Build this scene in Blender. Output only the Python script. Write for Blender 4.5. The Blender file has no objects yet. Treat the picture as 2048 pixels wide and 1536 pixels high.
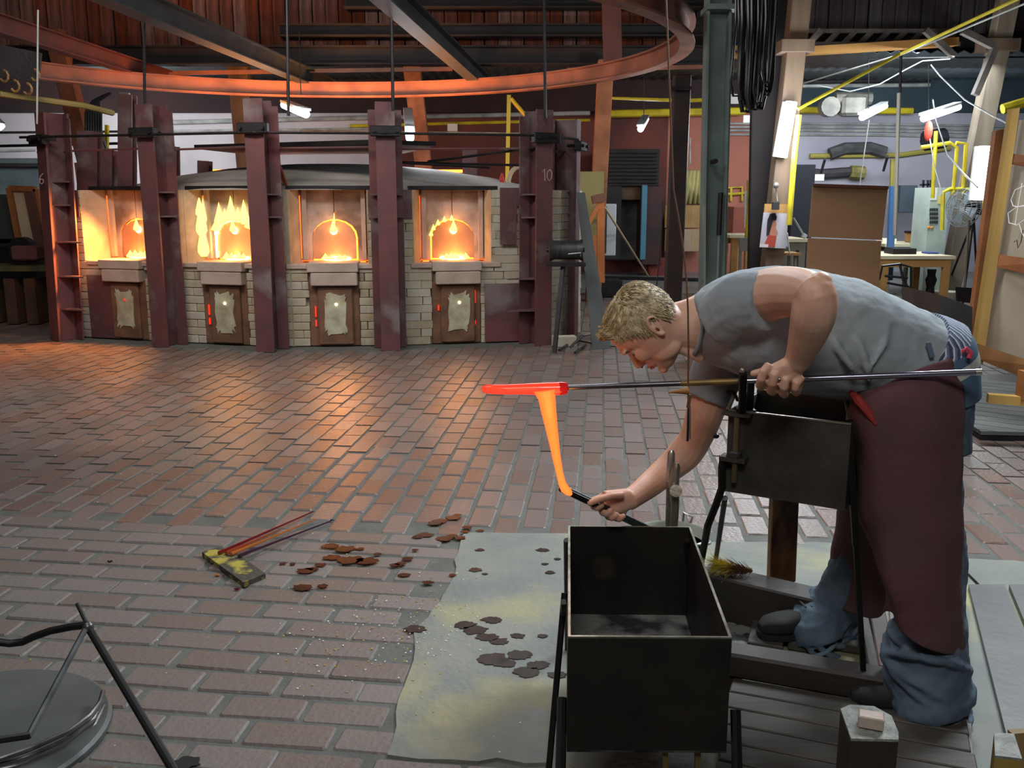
import bpy, bmesh, math, random
from mathutils import Vector, Matrix, noise
R = random.Random(7)
PI = math.pi
C = bpy.context.scene.collection
SC = bpy.context.scene

# ---------------------------------------------------------------- camera
F, HOR, CH = 1850.0, 395.0, 1.38          # focal length in pixels of a 2048 px frame, horizon row, camera height
PITCH = math.atan((768 - HOR) / F)
cd = bpy.data.cameras.new('camera'); cd.lens = F / 2048 * 36; cd.sensor_width = 36
cd.clip_start = 0.05; cd.clip_end = 200
cam = bpy.data.objects.new('camera', cd); C.objects.link(cam)
cam.location = (0, 0, CH); cam.rotation_euler = (PI / 2 - PITCH, 0, 0)
SC.camera = cam
# ---------------------------------------------------------------- view, world, lamps
SC.view_settings.view_transform = 'Standard'; SC.view_settings.look = 'None'
SC.view_settings.gamma = 1; SC.view_settings.use_curve_mapping = False
SC.view_settings.exposure = 0.0
w = bpy.data.worlds.new('world'); SC.world = w; w.use_nodes = True
w.node_tree.nodes['Background'].inputs[0].default_value = (0.35, 0.42, 0.5, 1)
w.node_tree.nodes['Background'].inputs[1].default_value = 0.05
def lamp(name, kind, loc, power, col, size=0.1, size2=None, target=None, spread=None):
    d = bpy.data.lights.new(name, kind); d.energy = power; d.color = col
    o = bpy.data.objects.new(name, d); C.objects.link(o); o.location = loc
    if kind == 'AREA':
        d.shape = 'RECTANGLE'; d.size = size; d.size_y = size2 or size
        if spread: d.spread = spread
    else: d.shadow_soft_size = size
    if target is not None:
        o.rotation_euler = (Vector(target) - Vector(loc)).to_track_quat('-Z', 'Y').to_euler()
    return o
COOL = (0.86, 0.94, 1.0)
# key and fill area lights added overhead, with no tube fixtures behind them
lamp('added_ceiling_light', 'AREA', (2.5, 4.3, 3.2), 165, COOL, 1.6, 1.0, (1.3, 2.5, 0.7))
lamp('added_ceiling_light', 'AREA', (-.2, -1.0, 3.7), 62, (1, .97, .93), 1.4, .8, (1.2, 2.5, .9))  # added fill from behind the camera for the man's near side
lamp('added_ceiling_light', 'AREA', (0.2, 5.6, 3.6), 70, COOL, 1.8, .6, (-0.4, 5.2, 0))
lamp('added_ceiling_light', 'AREA', (-1.8, 2.2, 4.2), 38, (0.95, 0.97, 1.0), 2.2, 1.2, (-1.6, 2.6, 0))
lamp('added_ceiling_light', 'AREA', (-2.6, 5.8, 3.7), 105, (1.0, 0.93, 0.86), 2.4, .6, (-2.2, 8.6, .8))  # added to brighten the furnace front
lamp('added_ceiling_light', 'AREA', (5.0, 12.0, 3.2), 120, COOL, 3.0, 1.0, (4.5, 12.5, 0))
lamp('added_ceiling_light', 'AREA', (-6.6, 14.6, 2.9), 120, (0.95, 0.97, 1.0), 3.0, 1.0, (-6.6, 17.2, 1.6))  # added to brighten the left back wall
lamp('added_ceiling_light', 'AREA', (5.6, 14.9, 2.9), 85, (.86, .92, 1), 4.0, .6, (5.6, 17.5, 1.7))  # added to brighten the right back wall
FIRE = (1.0, 0.33, 0.07)
# orange light added behind the dome to warm the ring rail and roof beams
lamp('added_ring_glow_light', 'AREA', (-2.2, 11.75, 1.775), 170, (1, .40, .11), 3.0, .4, (-2.2, 12.05, 3.0))

# ---------------------------------------------------------------- pixel helpers
def ray(px, py):
    a = (px - 1024) / F; b = -(py - 768) / F
    return Vector((a, math.cos(PITCH) + b * math.sin(PITCH), -math.sin(PITCH) + b * math.cos(PITCH)))
CAM = Vector((0, 0, CH))
def at(px, py, Y):
    d = ray(px, py); return CAM + d * (Y / d.y)
def atz(px, py, z=0.0):
    d = ray(px, py); return CAM + d * ((z - CH) / d.z)
def atp(px, py, p0, n):
    d = ray(px, py); return CAM + d * ((Vector(p0) - CAM).dot(n) / d.dot(n))

# ---------------------------------------------------------------- materials
def lin(c):
    return tuple(((v / 255) / 12.92 if v / 255 <= .04045 else (((v / 255) + .055) / 1.055) ** 2.4) for v in c) + (1,)
MATS = {}
def M(name, c1, c2=None, scale=6, rough=.7, metal=0, bump=0, bscale=None, stretch=(1, 1, 1), c3=None, isl=0, emis=None, est=1, detail=6, spec=.5, lo=.35, hi=.65):
    if name in MATS: return MATS[name]
    m = bpy.data.materials.new(name); m.use_nodes = True; nt = m.node_tree; N = nt.nodes; L = nt.links
    b = N['Principled BSDF']; b.inputs['Roughness'].default_value = rough; b.inputs['Metallic'].default_value = metal
    b.inputs['Specular IOR Level'].default_value = spec
    b.inputs['Base Color'].default_value = lin(c1)
    tc = N.new('ShaderNodeTexCoord'); mp = N.new('ShaderNodeMapping'); L.new(tc.outputs['Object'], mp.inputs[0]); mp.inputs['Scale'].default_value = stretch
    out = None
    if c2:
        nz = N.new('ShaderNodeTexNoise'); nz.inputs['Scale'].default_value = scale; nz.inputs['Detail'].default_value = detail
        L.new(mp.outputs[0], nz.inputs['Vector'])
        cr = N.new('ShaderNodeValToRGB'); L.new(nz.outputs['Fac'], cr.inputs[0])
        cr.color_ramp.elements[0].position = lo; cr.color_ramp.elements[1].position = hi
        cr.color_ramp.elements[0].color = lin(c1); cr.color_ramp.elements[1].color = lin(c2)
        if c3:
            e = cr.color_ramp.elements.new(hi + .12); e.color = lin(c3)
        out = cr.outputs[0]
    if isl:
        g = N.new('ShaderNodeNewGeometry'); oi = N.new('ShaderNodeObjectInfo'); ad = N.new('ShaderNodeMath'); ad.operation = 'ADD'
        L.new(g.outputs['Random Per Island'], ad.inputs[0]); L.new(oi.outputs['Random'], ad.inputs[1])
        fr = N.new('ShaderNodeMath'); fr.operation = 'FRACT'; L.new(ad.outputs[0], fr.inputs[0])
        mr = N.new('ShaderNodeMapRange'); mr.inputs[3].default_value = 1 - isl; mr.inputs[4].default_value = 1 + isl; L.new(fr.outputs[0], mr.inputs[0])
        hs = N.new('ShaderNodeHueSaturation'); L.new(mr.outputs[0], hs.inputs['Value'])
        m2 = N.new('ShaderNodeMapRange'); m2.inputs[3].default_value = 1.25; m2.inputs[4].default_value = .7; L.new(fr.outputs[0], m2.inputs[0]); L.new(m2.outputs[0], hs.inputs['Saturation'])
        if out: L.new(out, hs.inputs['Color'])
        else: hs.inputs['Color'].default_value = lin(c1)
        out = hs.outputs[0]
    if out: L.new(out, b.inputs['Base Color'])
    if bump:
        n2 = N.new('ShaderNodeTexNoise'); n2.inputs['Scale'].default_value = bscale or scale * 4; n2.inputs['Detail'].default_value = 5
        L.new(mp.outputs[0], n2.inputs['Vector'])
        bp = N.new('ShaderNodeBump'); bp.inputs['Strength'].default_value = bump; bp.inputs['Distance'].default_value = .01
        L.new(n2.outputs['Fac'], bp.inputs['Height']); L.new(bp.outputs[0], b.inputs['Normal'])
    if emis:
        b.inputs['Emission Color'].default_value = lin(emis); b.inputs['Emission Strength'].default_value = est
    MATS[name] = m
    return m

# ---------------------------------------------------------------- mesh builder
def frame_from(d, up=Vector((0, 0, 1))):
    d = d.normalized()
    if abs(d.dot(up)) > .98: up = Vector((0, 1, 0))
    x = d.cross(up).normalized(); y = x.cross(d).normalized()
    return x, y, d
class MB:
    def __init__(s, mx=None): s.v = []; s.f = []; s.mx = mx
    def add(s, vs, fs, mx=None):
        o = len(s.v); mx = mx or s.mx
        s.v += [tuple(mx @ Vector(v)) if mx else tuple(v) for v in vs]; s.f += [[i + o for i in f] for f in fs]; return s
    def box(s, c, d, rz=0, mx=None, bev=0):
        x, y, z = d[0] / 2, d[1] / 2, d[2] / 2; ca, sa = math.cos(rz), math.sin(rz)
        if bev:
            b = bev; pts = []
            for (k, zz) in ((b, -z), (0, -z + b), (0, z - b), (b, z)):
                X, Y = x - k, y - k
                pts += [(X, Y - b, zz), (X - b, Y, zz), (-X + b, Y, zz), (-X, Y - b, zz), (-X, -Y + b, zz), (-X + b, -Y, zz), (X - b, -Y, zz), (X, -Y + b, zz)]
            fs = [list(range(8))[::-1], list(range(24, 32))]
            for l in range(3):
                for i in range(8): j = (i + 1) % 8; fs.append([l * 8 + i, l * 8 + j, l * 8 + 8 + j, l * 8 + 8 + i])
        else:
            pts = [(a * x, b_ * y, e * z) for e in (-1, 1) for (a, b_) in ((-1, -1), (1, -1), (1, 1), (-1, 1))]
            fs = [[3, 2, 1, 0], [4, 5, 6, 7], [0, 1, 5, 4], [1, 2, 6, 5], [2, 3, 7, 6], [3, 0, 4, 7]]
        return s.add([(c[0] + p[0] * ca - p[1] * sa, c[1] + p[0] * sa + p[1] * ca, c[2] + p[2]) for p in pts], fs, mx)
    def bar(s, a, b, w, h=None, up=Vector((0, 0, 1)), bev=0):
        a, b = Vector(a), Vector(b); h = h or w; x, y, d = frame_from(b - a, up); Ln = (b - a).length
        m = Matrix((x, y, d)).transposed().to_4x4(); m.translation = (a + b) / 2
        if s.mx: m = s.mx @ m
        return s.box((0, 0, 0), (w, h, Ln), 0, m, bev)
    def ibeam(s, a, b, w, h, t=.015, up=Vector((0, 0, 1))):
        a, b = Vector(a), Vector(b); x, y, d = frame_from(b - a, up)
        s.bar(a + y * (h / 2 - t / 2), b + y * (h / 2 - t / 2), w, t, up); s.bar(a - y * (h / 2 - t / 2), b - y * (h / 2 - t / 2), w, t, up)
        return s.bar(a, b, t, h - 2 * t, up)
    def tube(s, pts, r, n=8, closed=False, cap=True):
        pts = [Vector(p) for p in pts]; m = len(pts); rs = r if isinstance(r, (list, tuple)) else [r] * m
        vs = []; fs = []; px = None
        for i, p in enumerate(pts):
            d = (pts[(i + 1) % m] - pts[i - 1]) if closed else (pts[min(i + 1, m - 1)] - pts[max(i - 1, 0)])
            d.normalize()
            if px is None: x, y, _ = frame_from(d)
            else:
                x = (px - d * px.dot(d)).normalized(); y = d.cross(x) * -1
            px = x
            for k in range(n):
                a = 2 * PI * k / n; vs.append(p + (x * math.cos(a) + y * math.sin(a)) * rs[i])
        for i in range(m if closed else m - 1):
            j = (i + 1) % m
            for k in range(n): l = (k + 1) % n; fs.append([i * n + k, i * n + l, j * n + l, j * n + k])
        if cap and not closed: fs += [list(range(n))[::-1], list(range((m - 1) * n, m * n))]
        return s.add(vs, fs)
    def lathe(s, prof, c=(0, 0, 0), n=24, sx=1, sy=1):
        vs = []; fs = []; m = len(prof)
        for (r, z) in prof:
            for k in range(n): a = 2 * PI * k / n; vs.append((c[0] + r * sx * math.cos(a), c[1] + r * sy * math.sin(a), c[2] + z))
        for i in range(m - 1):
            for k in range(n): l = (k + 1) % n; fs.append([i * n + k, i * n + l, (i + 1) * n + l, (i + 1) * n + k])
        if prof[0][0] > 1e-5: fs.append(list(range(n))[::-1])
        if prof[-1][0] > 1e-5: fs.append(list(range((m - 1) * n, m * n)))
        return s.add(vs, fs)
    def prism(s, poly, thick, mx=None):          # poly: world/local points (list of 3-vectors), extruded along vector thick
        n = len(poly); t = Vector(thick); vs = [Vector(p) for p in poly] + [Vector(p) + t for p in poly]
        fs = [list(range(n))[::-1], list(range(n, 2 * n))] + [[i, (i + 1) % n, n + (i + 1) % n, n + i] for i in range(n)]
        return s.add(vs, fs, mx)
    def loft(s, secs, n=20, cap=True):          # secs: (centre, axis vector a, axis vector b[, squareness])
        vs = []; fs = []; m = len(secs)
        for sc in secs:
            c, a, b = Vector(sc[0]), Vector(sc[1]), Vector(sc[2]); q = sc[3] if len(sc) > 3 else 1
            for k in range(n):
                t = 2 * PI * k / n; ct, st = math.cos(t), math.sin(t)
                vs.append(c + a * (math.copysign(abs(ct) ** q, ct)) + b * (math.copysign(abs(st) ** q, st)))
        for i in range(m - 1):
            for k in range(n): l = (k + 1) % n; fs.append([i * n + k, i * n + l, (i + 1) * n + l, (i + 1) * n + k])
        if cap: fs += [list(range(n))[::-1], list(range((m - 1) * n, m * n))]
        return s.add(vs, fs)
    def ball(s, c, r, a=None, b=None, d=None, n=12, m=8):   # ellipsoid, radii r=(rx,ry,rz) on axes a,b,d
        c = Vector(c); r = (r, r, r) if isinstance(r, (int, float)) else r
        a = Vector(a) if a else Vector((1, 0, 0)); b = Vector(b) if b else Vector((0, 1, 0)); d = Vector(d) if d else Vector((0, 0, 1))
        vs = [c + d * r[2]]; fs = []
        for i in range(1, m):
            ph = PI * i / m
            for k in range(n): t = 2 * PI * k / n; vs.append(c + a * (r[0] * math.sin(ph) * math.cos(t)) + b * (r[1] * math.sin(ph) * math.sin(t)) + d * (r[2] * math.cos(ph)))
        vs.append(c - d * r[2])
        for k in range(n): fs.append([0, 1 + k, 1 + (k + 1) % n])
        for i in range(m - 2):
            for k in range(n): l = (k + 1) % n; fs.append([1 + i * n + k, 1 + (i + 1) * n + k, 1 + (i + 1) * n + l, 1 + i * n + l])
        e = len(vs) - 1
        for k in range(n): fs.append([1 + (m - 2) * n + k, e, 1 + (m - 2) * n + (k + 1) % n])
        return s.add(vs, fs)
    def mesh(s, name, mat, smooth=False):
        me = bpy.data.meshes.new(name); me.from_pydata([tuple(v) for v in s.v], [], s.f); me.update()
        bm = bmesh.new(); bm.from_mesh(me); bmesh.ops.recalc_face_normals(bm, faces=bm.faces); bm.to_mesh(me); bm.free()
        if mat: me.materials.append(mat)
        if smooth:
            me.polygons.foreach_set('use_smooth', [True] * len(me.polygons))
            try: me.set_sharp_from_angle(angle=math.radians(42 if smooth is True else smooth))
            except Exception: pass
        return me
    def build(s, name, mat, parent=None, smooth=False):
        o = bpy.data.objects.new(name, s.mesh(name, mat, smooth)); C.objects.link(o)
        if parent is not None:
            o.parent = parent; o.matrix_parent_inverse = Matrix.Translation(-parent.location) if parent.type == 'EMPTY' and not parent.parent else Matrix.Identity(4)
        return o
def tag(o, label=None, cat=None, group=None, kind=None):
    if label: o['label'] = label
    if cat: o['category'] = cat
    if group: o['group'] = group
    if kind: o['kind'] = kind
    return o
def thing(name, label, cat, loc=(0, 0, 0), group=None, kind=None):
    o = bpy.data.objects.new(name, None); C.objects.link(o); o.location = loc; o.empty_display_size = .1
    return tag(o, label, cat, group, kind)
def struct(name, mb, mat, parent=None, smooth=False):
    o = mb.build(name, mat, parent, smooth)
    if parent is None: o['kind'] = 'structure'
    return o
def solo(name, mb, mat, label, cat, group=None, smooth=False, kind=None):
    return tag(mb.build(name, mat, None, smooth), label, cat, group, kind)

# ---------------------------------------------------------------- material library
brickfloor = M('floor_brick', (120, 98, 89), (105, 98, 94), 1.3, .38, bump=.35, bscale=55, isl=.10, c3=(108, 104, 101), spec=.5)
brickdust = M('dusty_floor_brick', (114, 101, 94), (106, 102, 98), 1.3, .5, bump=.35, bscale=55, isl=.09, c3=(100, 102, 99))
mortar = M('floor_mortar', (97, 98, 92), (84, 86, 81), 9, .8, bump=.4, bscale=60)
# ================================================================ FLOOR
floor = struct('floor', MB().box((-1, 8, -.0555), (26, 26, .1)), mortar)
def ang(d): a = math.radians(d); return Vector((math.cos(a), -math.sin(a), 0)), Vector((math.sin(a), math.cos(a), 0))
U1, V1 = ang(5.5); U2, V2 = ang(7.5)
B0 = atz(0, 1026); B1 = atz(1100, 1076)          # seam between the two laying directions
def seam(p): return (p - B0).cross((B1 - B0)).z    # >0 : nearer than the seam
patch_px = [(930, 1066), (1130, 1068), (1400, 1085), (1655, 1085), (1960, 1120), (2300, 1135), (2300, 1700), (1130, 1700), (1105, 1530), (1000, 1518), (900, 1522), (775, 1512), (800, 1400), (830, 1300), (822, 1262), (860, 1235), (885, 1190), (905, 1165), (912, 1120)]
patch = [atz(x, y) for x, y in patch_px]
def inside(p, poly):
    c = False; j = len(poly) - 1
    for i in range(len(poly)):
        a, b = poly[i], poly[j]
        if (a.y > p.y) != (b.y > p.y) and p.x < (b.x - a.x) * (p.y - a.y) / (b.y - a.y) + a.x: c = not c
        j = i
    return c
# furnace footprint (posts), measured
PP = [atz(112, 682), atz(322, 694), atz(532, 704), atz(782, 701), atz(1086, 691), atz(1150, 672)]
foot = [Vector((-4.9, 12.5, 0))] + PP[:] + [Vector((.7, 12.5, 0))]
slots = []
def lay(U, V, near, lw, lh, org):
    for i in range(-90, 90):
        for j in range(-110, 110):
            if near: p = org + U * (i * lw + (j % 2) * lw * .5 + R.uniform(-.012, .012)) + V * (j * lh)
            else: p = org + U * (i * lw) + V * (j * lh + (i % 2) * lh * .5 + R.uniform(-.01, .01))
            if p.y < 1.2 or p.y > 13.5 or abs(p.x) > .66 * p.y + 1.6: continue
            if near != (seam(p) > 0): continue
            if inside(p, patch) or inside(p, foot): continue
            slots.append((p, near))
lay(U1, V1, False, .118, .242, Vector((0, 4, 0)))
lay(U2, V2, True, .242, .118, Vector((0, 2, 0)))
slots.sort(key=lambda s: (s[0].x ** 2 + (s[0].y) ** 2))
def brick_mb(L, W, b=.006):
    return MB().box((0, 0, 0), (L, W, .05), 0, None, b)
variants = {nr: [brick_mb(.226 + R.uniform(-.004, .004), .104 + R.uniform(-.003, .003)).mesh('brick', brickdust if nr else brickfloor) for _ in range(4)] for nr in (True, False)}
def vis(p):
    q = p - CAM; f = Vector((0, math.cos(PITCH), -math.sin(PITCH))); u = Vector((0, math.sin(PITCH), math.cos(PITCH)))
    d = q.dot(f); return d > .3 and abs(q.x / d * F) < 1100 and abs(q.dot(u) / d * F) < 840
ind = [s for s in slots if vis(s[0])][:300]; iset = set(id(s) for s in ind)
far = MB()
for s in slots:
    p, near = s
    rz = (-math.radians(7.5) if near else -math.radians(5.5) + PI / 2) + R.uniform(-.022, .022); z = -.026 + R.uniform(-.0025, .0035)
    if id(s) in iset:
        o = bpy.data.objects.new('brick', R.choice(variants[bool(near)])); C.objects.link(o); o.parent = floor
        o.location = (p.x, p.y, z); o.rotation_euler = (R.uniform(-.008, .008), R.uniform(-.008, .008), rz)
    else:
        far.box((p.x, p.y, z), (.226, .104, .05), rz)
fo = far.build('brick_field', brickfloor, floor); fo['kind'] = 'stuff'
far_floor = struct('floor_far_slab', MB().box((-1, 17.2, -.02), (26, 7.4, .05)), M('far_concrete', (128, 128, 126), (98, 100, 100), 1.2, .35, bump=.1), floor)
# concrete patch with sand, stains
def floor_patch_mat():
    m = M('patch_concrete', (130, 131, 122), (110, 116, 112), 3, .7, bump=.5, bscale=40, c3=(128, 126, 116)); nt = m.node_tree; N = nt.nodes; L = nt.links
    b = N['Principled BSDF']; src = b.inputs['Base Color'].links[0].from_socket
    tc = N.new('ShaderNodeTexCoord')
    def layer(src, sc, lo, hi, col, mul=None):
        nz = N.new('ShaderNodeTexNoise'); nz.inputs['Scale'].default_value = sc; nz.inputs['Detail'].default_value = 8; L.new(tc.outputs['Object'], nz.inputs['Vector'])
        mr = N.new('ShaderNodeMapRange'); mr.inputs[1].default_value = lo; mr.inputs[2].default_value = hi; L.new(nz.outputs['Fac'], mr.inputs[0])
        mx = N.new('ShaderNodeMix'); mx.data_type = 'RGBA'; L.new(mr.outputs[0], mx.inputs[0]); L.new(src, mx.inputs[6]); mx.inputs[7].default_value = lin(col); return mx.outputs[2]
    s = layer(src, 1.6, .5, .62, (152, 148, 112)); s = layer(s, 3.4, .64, .72, (124, 130, 130))
    L.new(s, b.inputs['Base Color']); return m
pm = MB(); 
# ragged outline
out = []
for i in range(len(patch)):
    a, b = patch[i], patch[(i + 1) % len(patch)]; n = max(1, int((b - a).length / .06)) if (b - a).length < 2 else 1
    for k in range(n):
        p = a.lerp(b, k / n); out.append(p + Vector((R.uniform(-.008, .008), R.uniform(-.008, .008), 0)) - Vector((0, 0, .03)))
pm.prism(out, (0, 0, .032))
patch_o = pm.build('concrete_patch', floor_patch_mat(), floor)
# spilled oil and water blots as thin films
def blot(px, py, r, n=22, z=.0035):
    c = atz(px, py, z); pts = []
    for k in range(n):
        a = 2 * PI * k / n; rr = r * (R.uniform(.6, 1.1) if k % 2 else R.uniform(.75, .95))
        pts.append(c + Vector((rr * math.cos(a) * 1.3, rr * math.sin(a), 0)))
    return pts
wet = MB()
for (x, y, r) in [(1040, 1310, .035), (1075, 1330, .03), (985, 1318, .04), (1010, 1326, .03), (1115, 1350, .025), (1055, 1345, .035), (950, 1260, .035), (975, 1275, .03), (1000, 1283, .025), (1035, 1272, .02), (1085, 1272, .014), (985, 1240, .03), (930, 1250, .03), (1085, 1100, .022), (960, 1100, .016), (1100, 1145, .016), (950, 1140, .022), (1115, 1118, .012), (970, 1148, .01), (1090, 1128, .012), (830, 1258, .03)]:
    wet.prism(blot(x, y, r), (0, 0, .0012))
wet.build('damp_stain', M('damp_stain', (44, 38, 34), (58, 50, 44), 20, .3), floor)
rust = MB()
for (x, y, r) in [(660, 1092, .03), (690, 1098, .035), (700, 1120, .045), (735, 1122, .04), (665, 1115, .03), (640, 1130, .02), (610, 1142, .03), (625, 1138, .02), (605, 1175, .03), (645, 1172, .018), (880, 1042, .03), (905, 1036, .03), (870, 1046, .025), (915, 1030, .015), (935, 1055, .02), (850, 1070, .03), (930, 1064, .015), (920, 1076, .022), (835, 1074, .02), (890, 1077, .03), (905, 1072, .02), (800, 1128, .02), (808, 1150, .02), (815, 1118, .02), (855, 1165, .018), (905, 1150, .012), (790, 1130, .016), (720, 1098, .016), (755, 1108, .015), (830, 1100, .012), (565, 1127, .012), (585, 1128, .01), (960, 1062, .015)]:
    rust.prism(blot(x, y, r, z=.0045), (0, 0, .0016))
rust.build('rust_stain', M('rust_stain', (84, 46, 28), (60, 38, 28), 22, .22), floor)
# loose grit and yellow crumbs
gm = MB(); gy = MB()
for _ in range(420):
    x, y = R.choice([(R.uniform(540, 860), R.gauss(1270, 60)), (R.gauss(860, 60), R.gauss(1230, 50)), (R.uniform(0, 1900), R.uniform(760, 1536))])
    p = atz(x, min(y, 1600), .003); r = R.uniform(.0015, .004)
    (gy if R.random() < .35 else gm).ball(p, (r, r, r * .6), n=5, m=3)
gm.build('white_grit', M('white_grit', (225, 222, 214), rough=.4), floor)['kind'] = 'stuff'
gy.build('yellow_grit', M('yellow_grit', (190, 160, 60), rough=.6), floor)['kind'] = 'stuff'

# plates beside the man
plate_m = M('floor_plate', (112, 112, 110), (92, 94, 96), 2.5, .5, c3=(136, 138, 138), bump=.2, bscale=30)
def plates(pts_a, pts_b):
    mb = MB(); a0, a1 = [atz(*q, .0) for q in pts_a]; b0, b1 = [atz(*q, .0) for q in pts_b]
    mb.prism([a0, a1, b1, b0], (0, 0, .022)); mb.build('floor_plate', plate_m, floor)
plates([(1700, 1196), (1660, 1640)], [(1925, 1196), (1938, 1640)]) if 0 else None
plates([(1778, 1220), (1800, 1640)], [(1930, 1210), (1948, 1640)])
plates([(1936, 1180), (2050, 1640)], [(2008, 1180), (2190, 1640)])
plates([(2017, 1180), (2205, 1640)], [(2300, 1180), (2700, 1640)])
# ================================================================ WALLS / ROOF SHELL
YB = 17.5
white_wall = M('white_plaster', (196, 192, 196), (168, 166, 172), .8, .85, bump=.2, c3=(150, 146, 150))
pink_wall = M('pink_plaster', (176, 112, 92), (150, 92, 78), .9, .85, bump=.2, c3=(120, 78, 68))
grey_wall = M('lilac_plaster', (182, 180, 190), (150, 150, 162), .7, .85, bump=.2)
dark_timber = M('dark_timber', (50, 36, 32), (30, 24, 24), 4, .8, bump=.4, stretch=(1, 1, .2), isl=.3)
x1 = at(755, 300, YB).x; x2 = at(1578, 300, YB).x
struct('wall_back', MB().box(((-14 + x1) / 2, YB + .1, 1.8), (x1 + 14, .2, 3.6)), white_wall)
xm = at(1335, 300, YB).x
struct('wall_back', MB().box(((x1 + xm) / 2, YB + .1, 1.8), (xm - x1, .2, 3.6)), M('maroon_plaster', (112, 58, 48), (78, 42, 38), .9, .85, bump=.2, c3=(60, 36, 34)))
struct('wall_back', MB().box(((xm + x2) / 2, YB + .1, 1.8), (x2 - xm, .2, 3.6)), pink_wall)
struct('wall_back', MB().box(((x2 + 11.9) / 2, YB + .1, 1.8), (11.9 - x2, .2, 3.6)), grey_wall)
shell = M('shell_plaster', (120, 116, 112), (90, 88, 86), .5, .9)
struct('wall_left', MB().box((-13.9, 8, 3), (.2, 26, 6)), shell)
struct('wall_right', MB().box((11.9, 8, 3), (.2, 26, 6)), shell)
struct('wall_front', MB().box((-1, -4.9, 3), (26, .2, 6)), shell)
struct('ceiling', MB().box((-1, 4.2, 6.1), (26, 18.4, .2)), M('roof_boards', (44, 36, 34), (28, 24, 24), 2, .9, stretch=(3, .3, 1)))
struct('trim_1', MB().box(((-14 + x2) / 2, YB - .06, 3.2), (x2 + 14, .14, .62)), M('wall_band_maroon', (52, 32, 32), (36, 26, 28), 1.5, .9))
struct('trim_2', MB().box(((11.9 + x2) / 2, YB - .06, 3.2), (11.9 - x2, .14, .62)), M('wall_band_teal', (54, 72, 80), (40, 54, 62), 1.2, .9))
# low corrugated aisle roof behind
cor = MB(); xs = [-14 + i * .09 for i in range(290)]; vs = []; 
for x in xs:
    zz = .022 * (1 if int(round((x + 14) / .09)) % 2 else -1)
    vs += [(x, 13.05, 3.30 + zz), (x, YB + .3, 3.49 + zz)]
cor.add(vs, [[2 * i, 2 * i + 1, 2 * i + 3, 2 * i + 2] for i in range(len(xs) - 1)])
co = struct('ceiling_corrugated', cor, M('corrugated_sheet', (74, 88, 92), (50, 60, 64), 2, .5, .3))
sd = co.modifiers.new('s', 'SOLIDIFY'); sd.thickness = .01
# vertical boarding above the aisle roof
cl = struct('wall_clerestory', MB().box((-1, 13.25, 4.66), (26, .06, 2.68)), M('clerestory_back', (24, 20, 20), rough=.9))
pl_m = [M('old_board', (66, 56, 56), (40, 36, 40), 5, .8, bump=.3, stretch=(4, 1, .4), isl=.35), M('red_board', (150, 84, 64), (92, 54, 46), 5, .8, bump=.3, stretch=(4, 1, .4), isl=.35)]
vb = [MB().box((0, 0, d_), (.165, .03, l_)).mesh('plank', m_) for m_, l_, d_ in ((pl_m[0], 2.42, 0), (pl_m[1], 2.68, -.12))]
x = -11.5
while x < 9.5:
    o = bpy.data.objects.new('plank', vb[1 if x < 2.2 else 0]); C.objects.link(o); o.parent = cl
    o.location = (x, 13.19 - R.uniform(0, .02), 4.78 + R.uniform(-.02, .02)); o.rotation_euler = (0, R.uniform(-.006, .006), 0)
    x += .178
# ================================================================ FURNACE
fur = thing('glass_furnace', 'round brick glass furnace with glowing arched mouths between dark red steel posts', 'furnace', (-2, 8.9, 0))
pale_brick = M('pale_brick', (186, 178, 158), (162, 148, 126), 4, .85, bump=.5, bscale=30, isl=.07, c3=(140, 122, 104))
joint = M('furnace_joint', (176, 164, 144), (150, 138, 118), 6, .9, bump=.3)
clay = M('red_clay', (122, 88, 66), (98, 68, 52), 7, .9, bump=.6, bscale=24)
chalky = M('chalky_slip', (188, 186, 160), (160, 150, 124), 9, .9, bump=.5, bscale=30)
refr = M('refractory_block', (190, 170, 156), (164, 146, 134), 4, .8, bump=.3, bscale=30)
soot = M('sooty_refractory', (190, 172, 160), (116, 96, 84), 2.6, .85, bump=.3, lo=.42, hi=.62)
redsteel = M('red_steel', (112, 66, 66), (92, 60, 62), 2.2, .6, .15, bump=.2, bscale=30, c3=(122, 108, 106), hi=.56)
darksteel = M('dark_steel', (48, 44, 46), (34, 32, 34), 5, .5, .5, bump=.2, bscale=40)
domem = M('dome_plaster', (184, 178, 172), (152, 144, 138), 1.5, .9, bump=.25, bscale=12)
E_hot = M('hot_chamber', (255, 120, 40), emis=(255, 128, 44), est=4.5)
E_gap = M('glowing_seam', (255, 90, 20), emis=(255, 100, 26), est=2.2)
E_spot = M('flame_core', (255, 230, 170), emis=(255, 224, 150), est=9)
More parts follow.
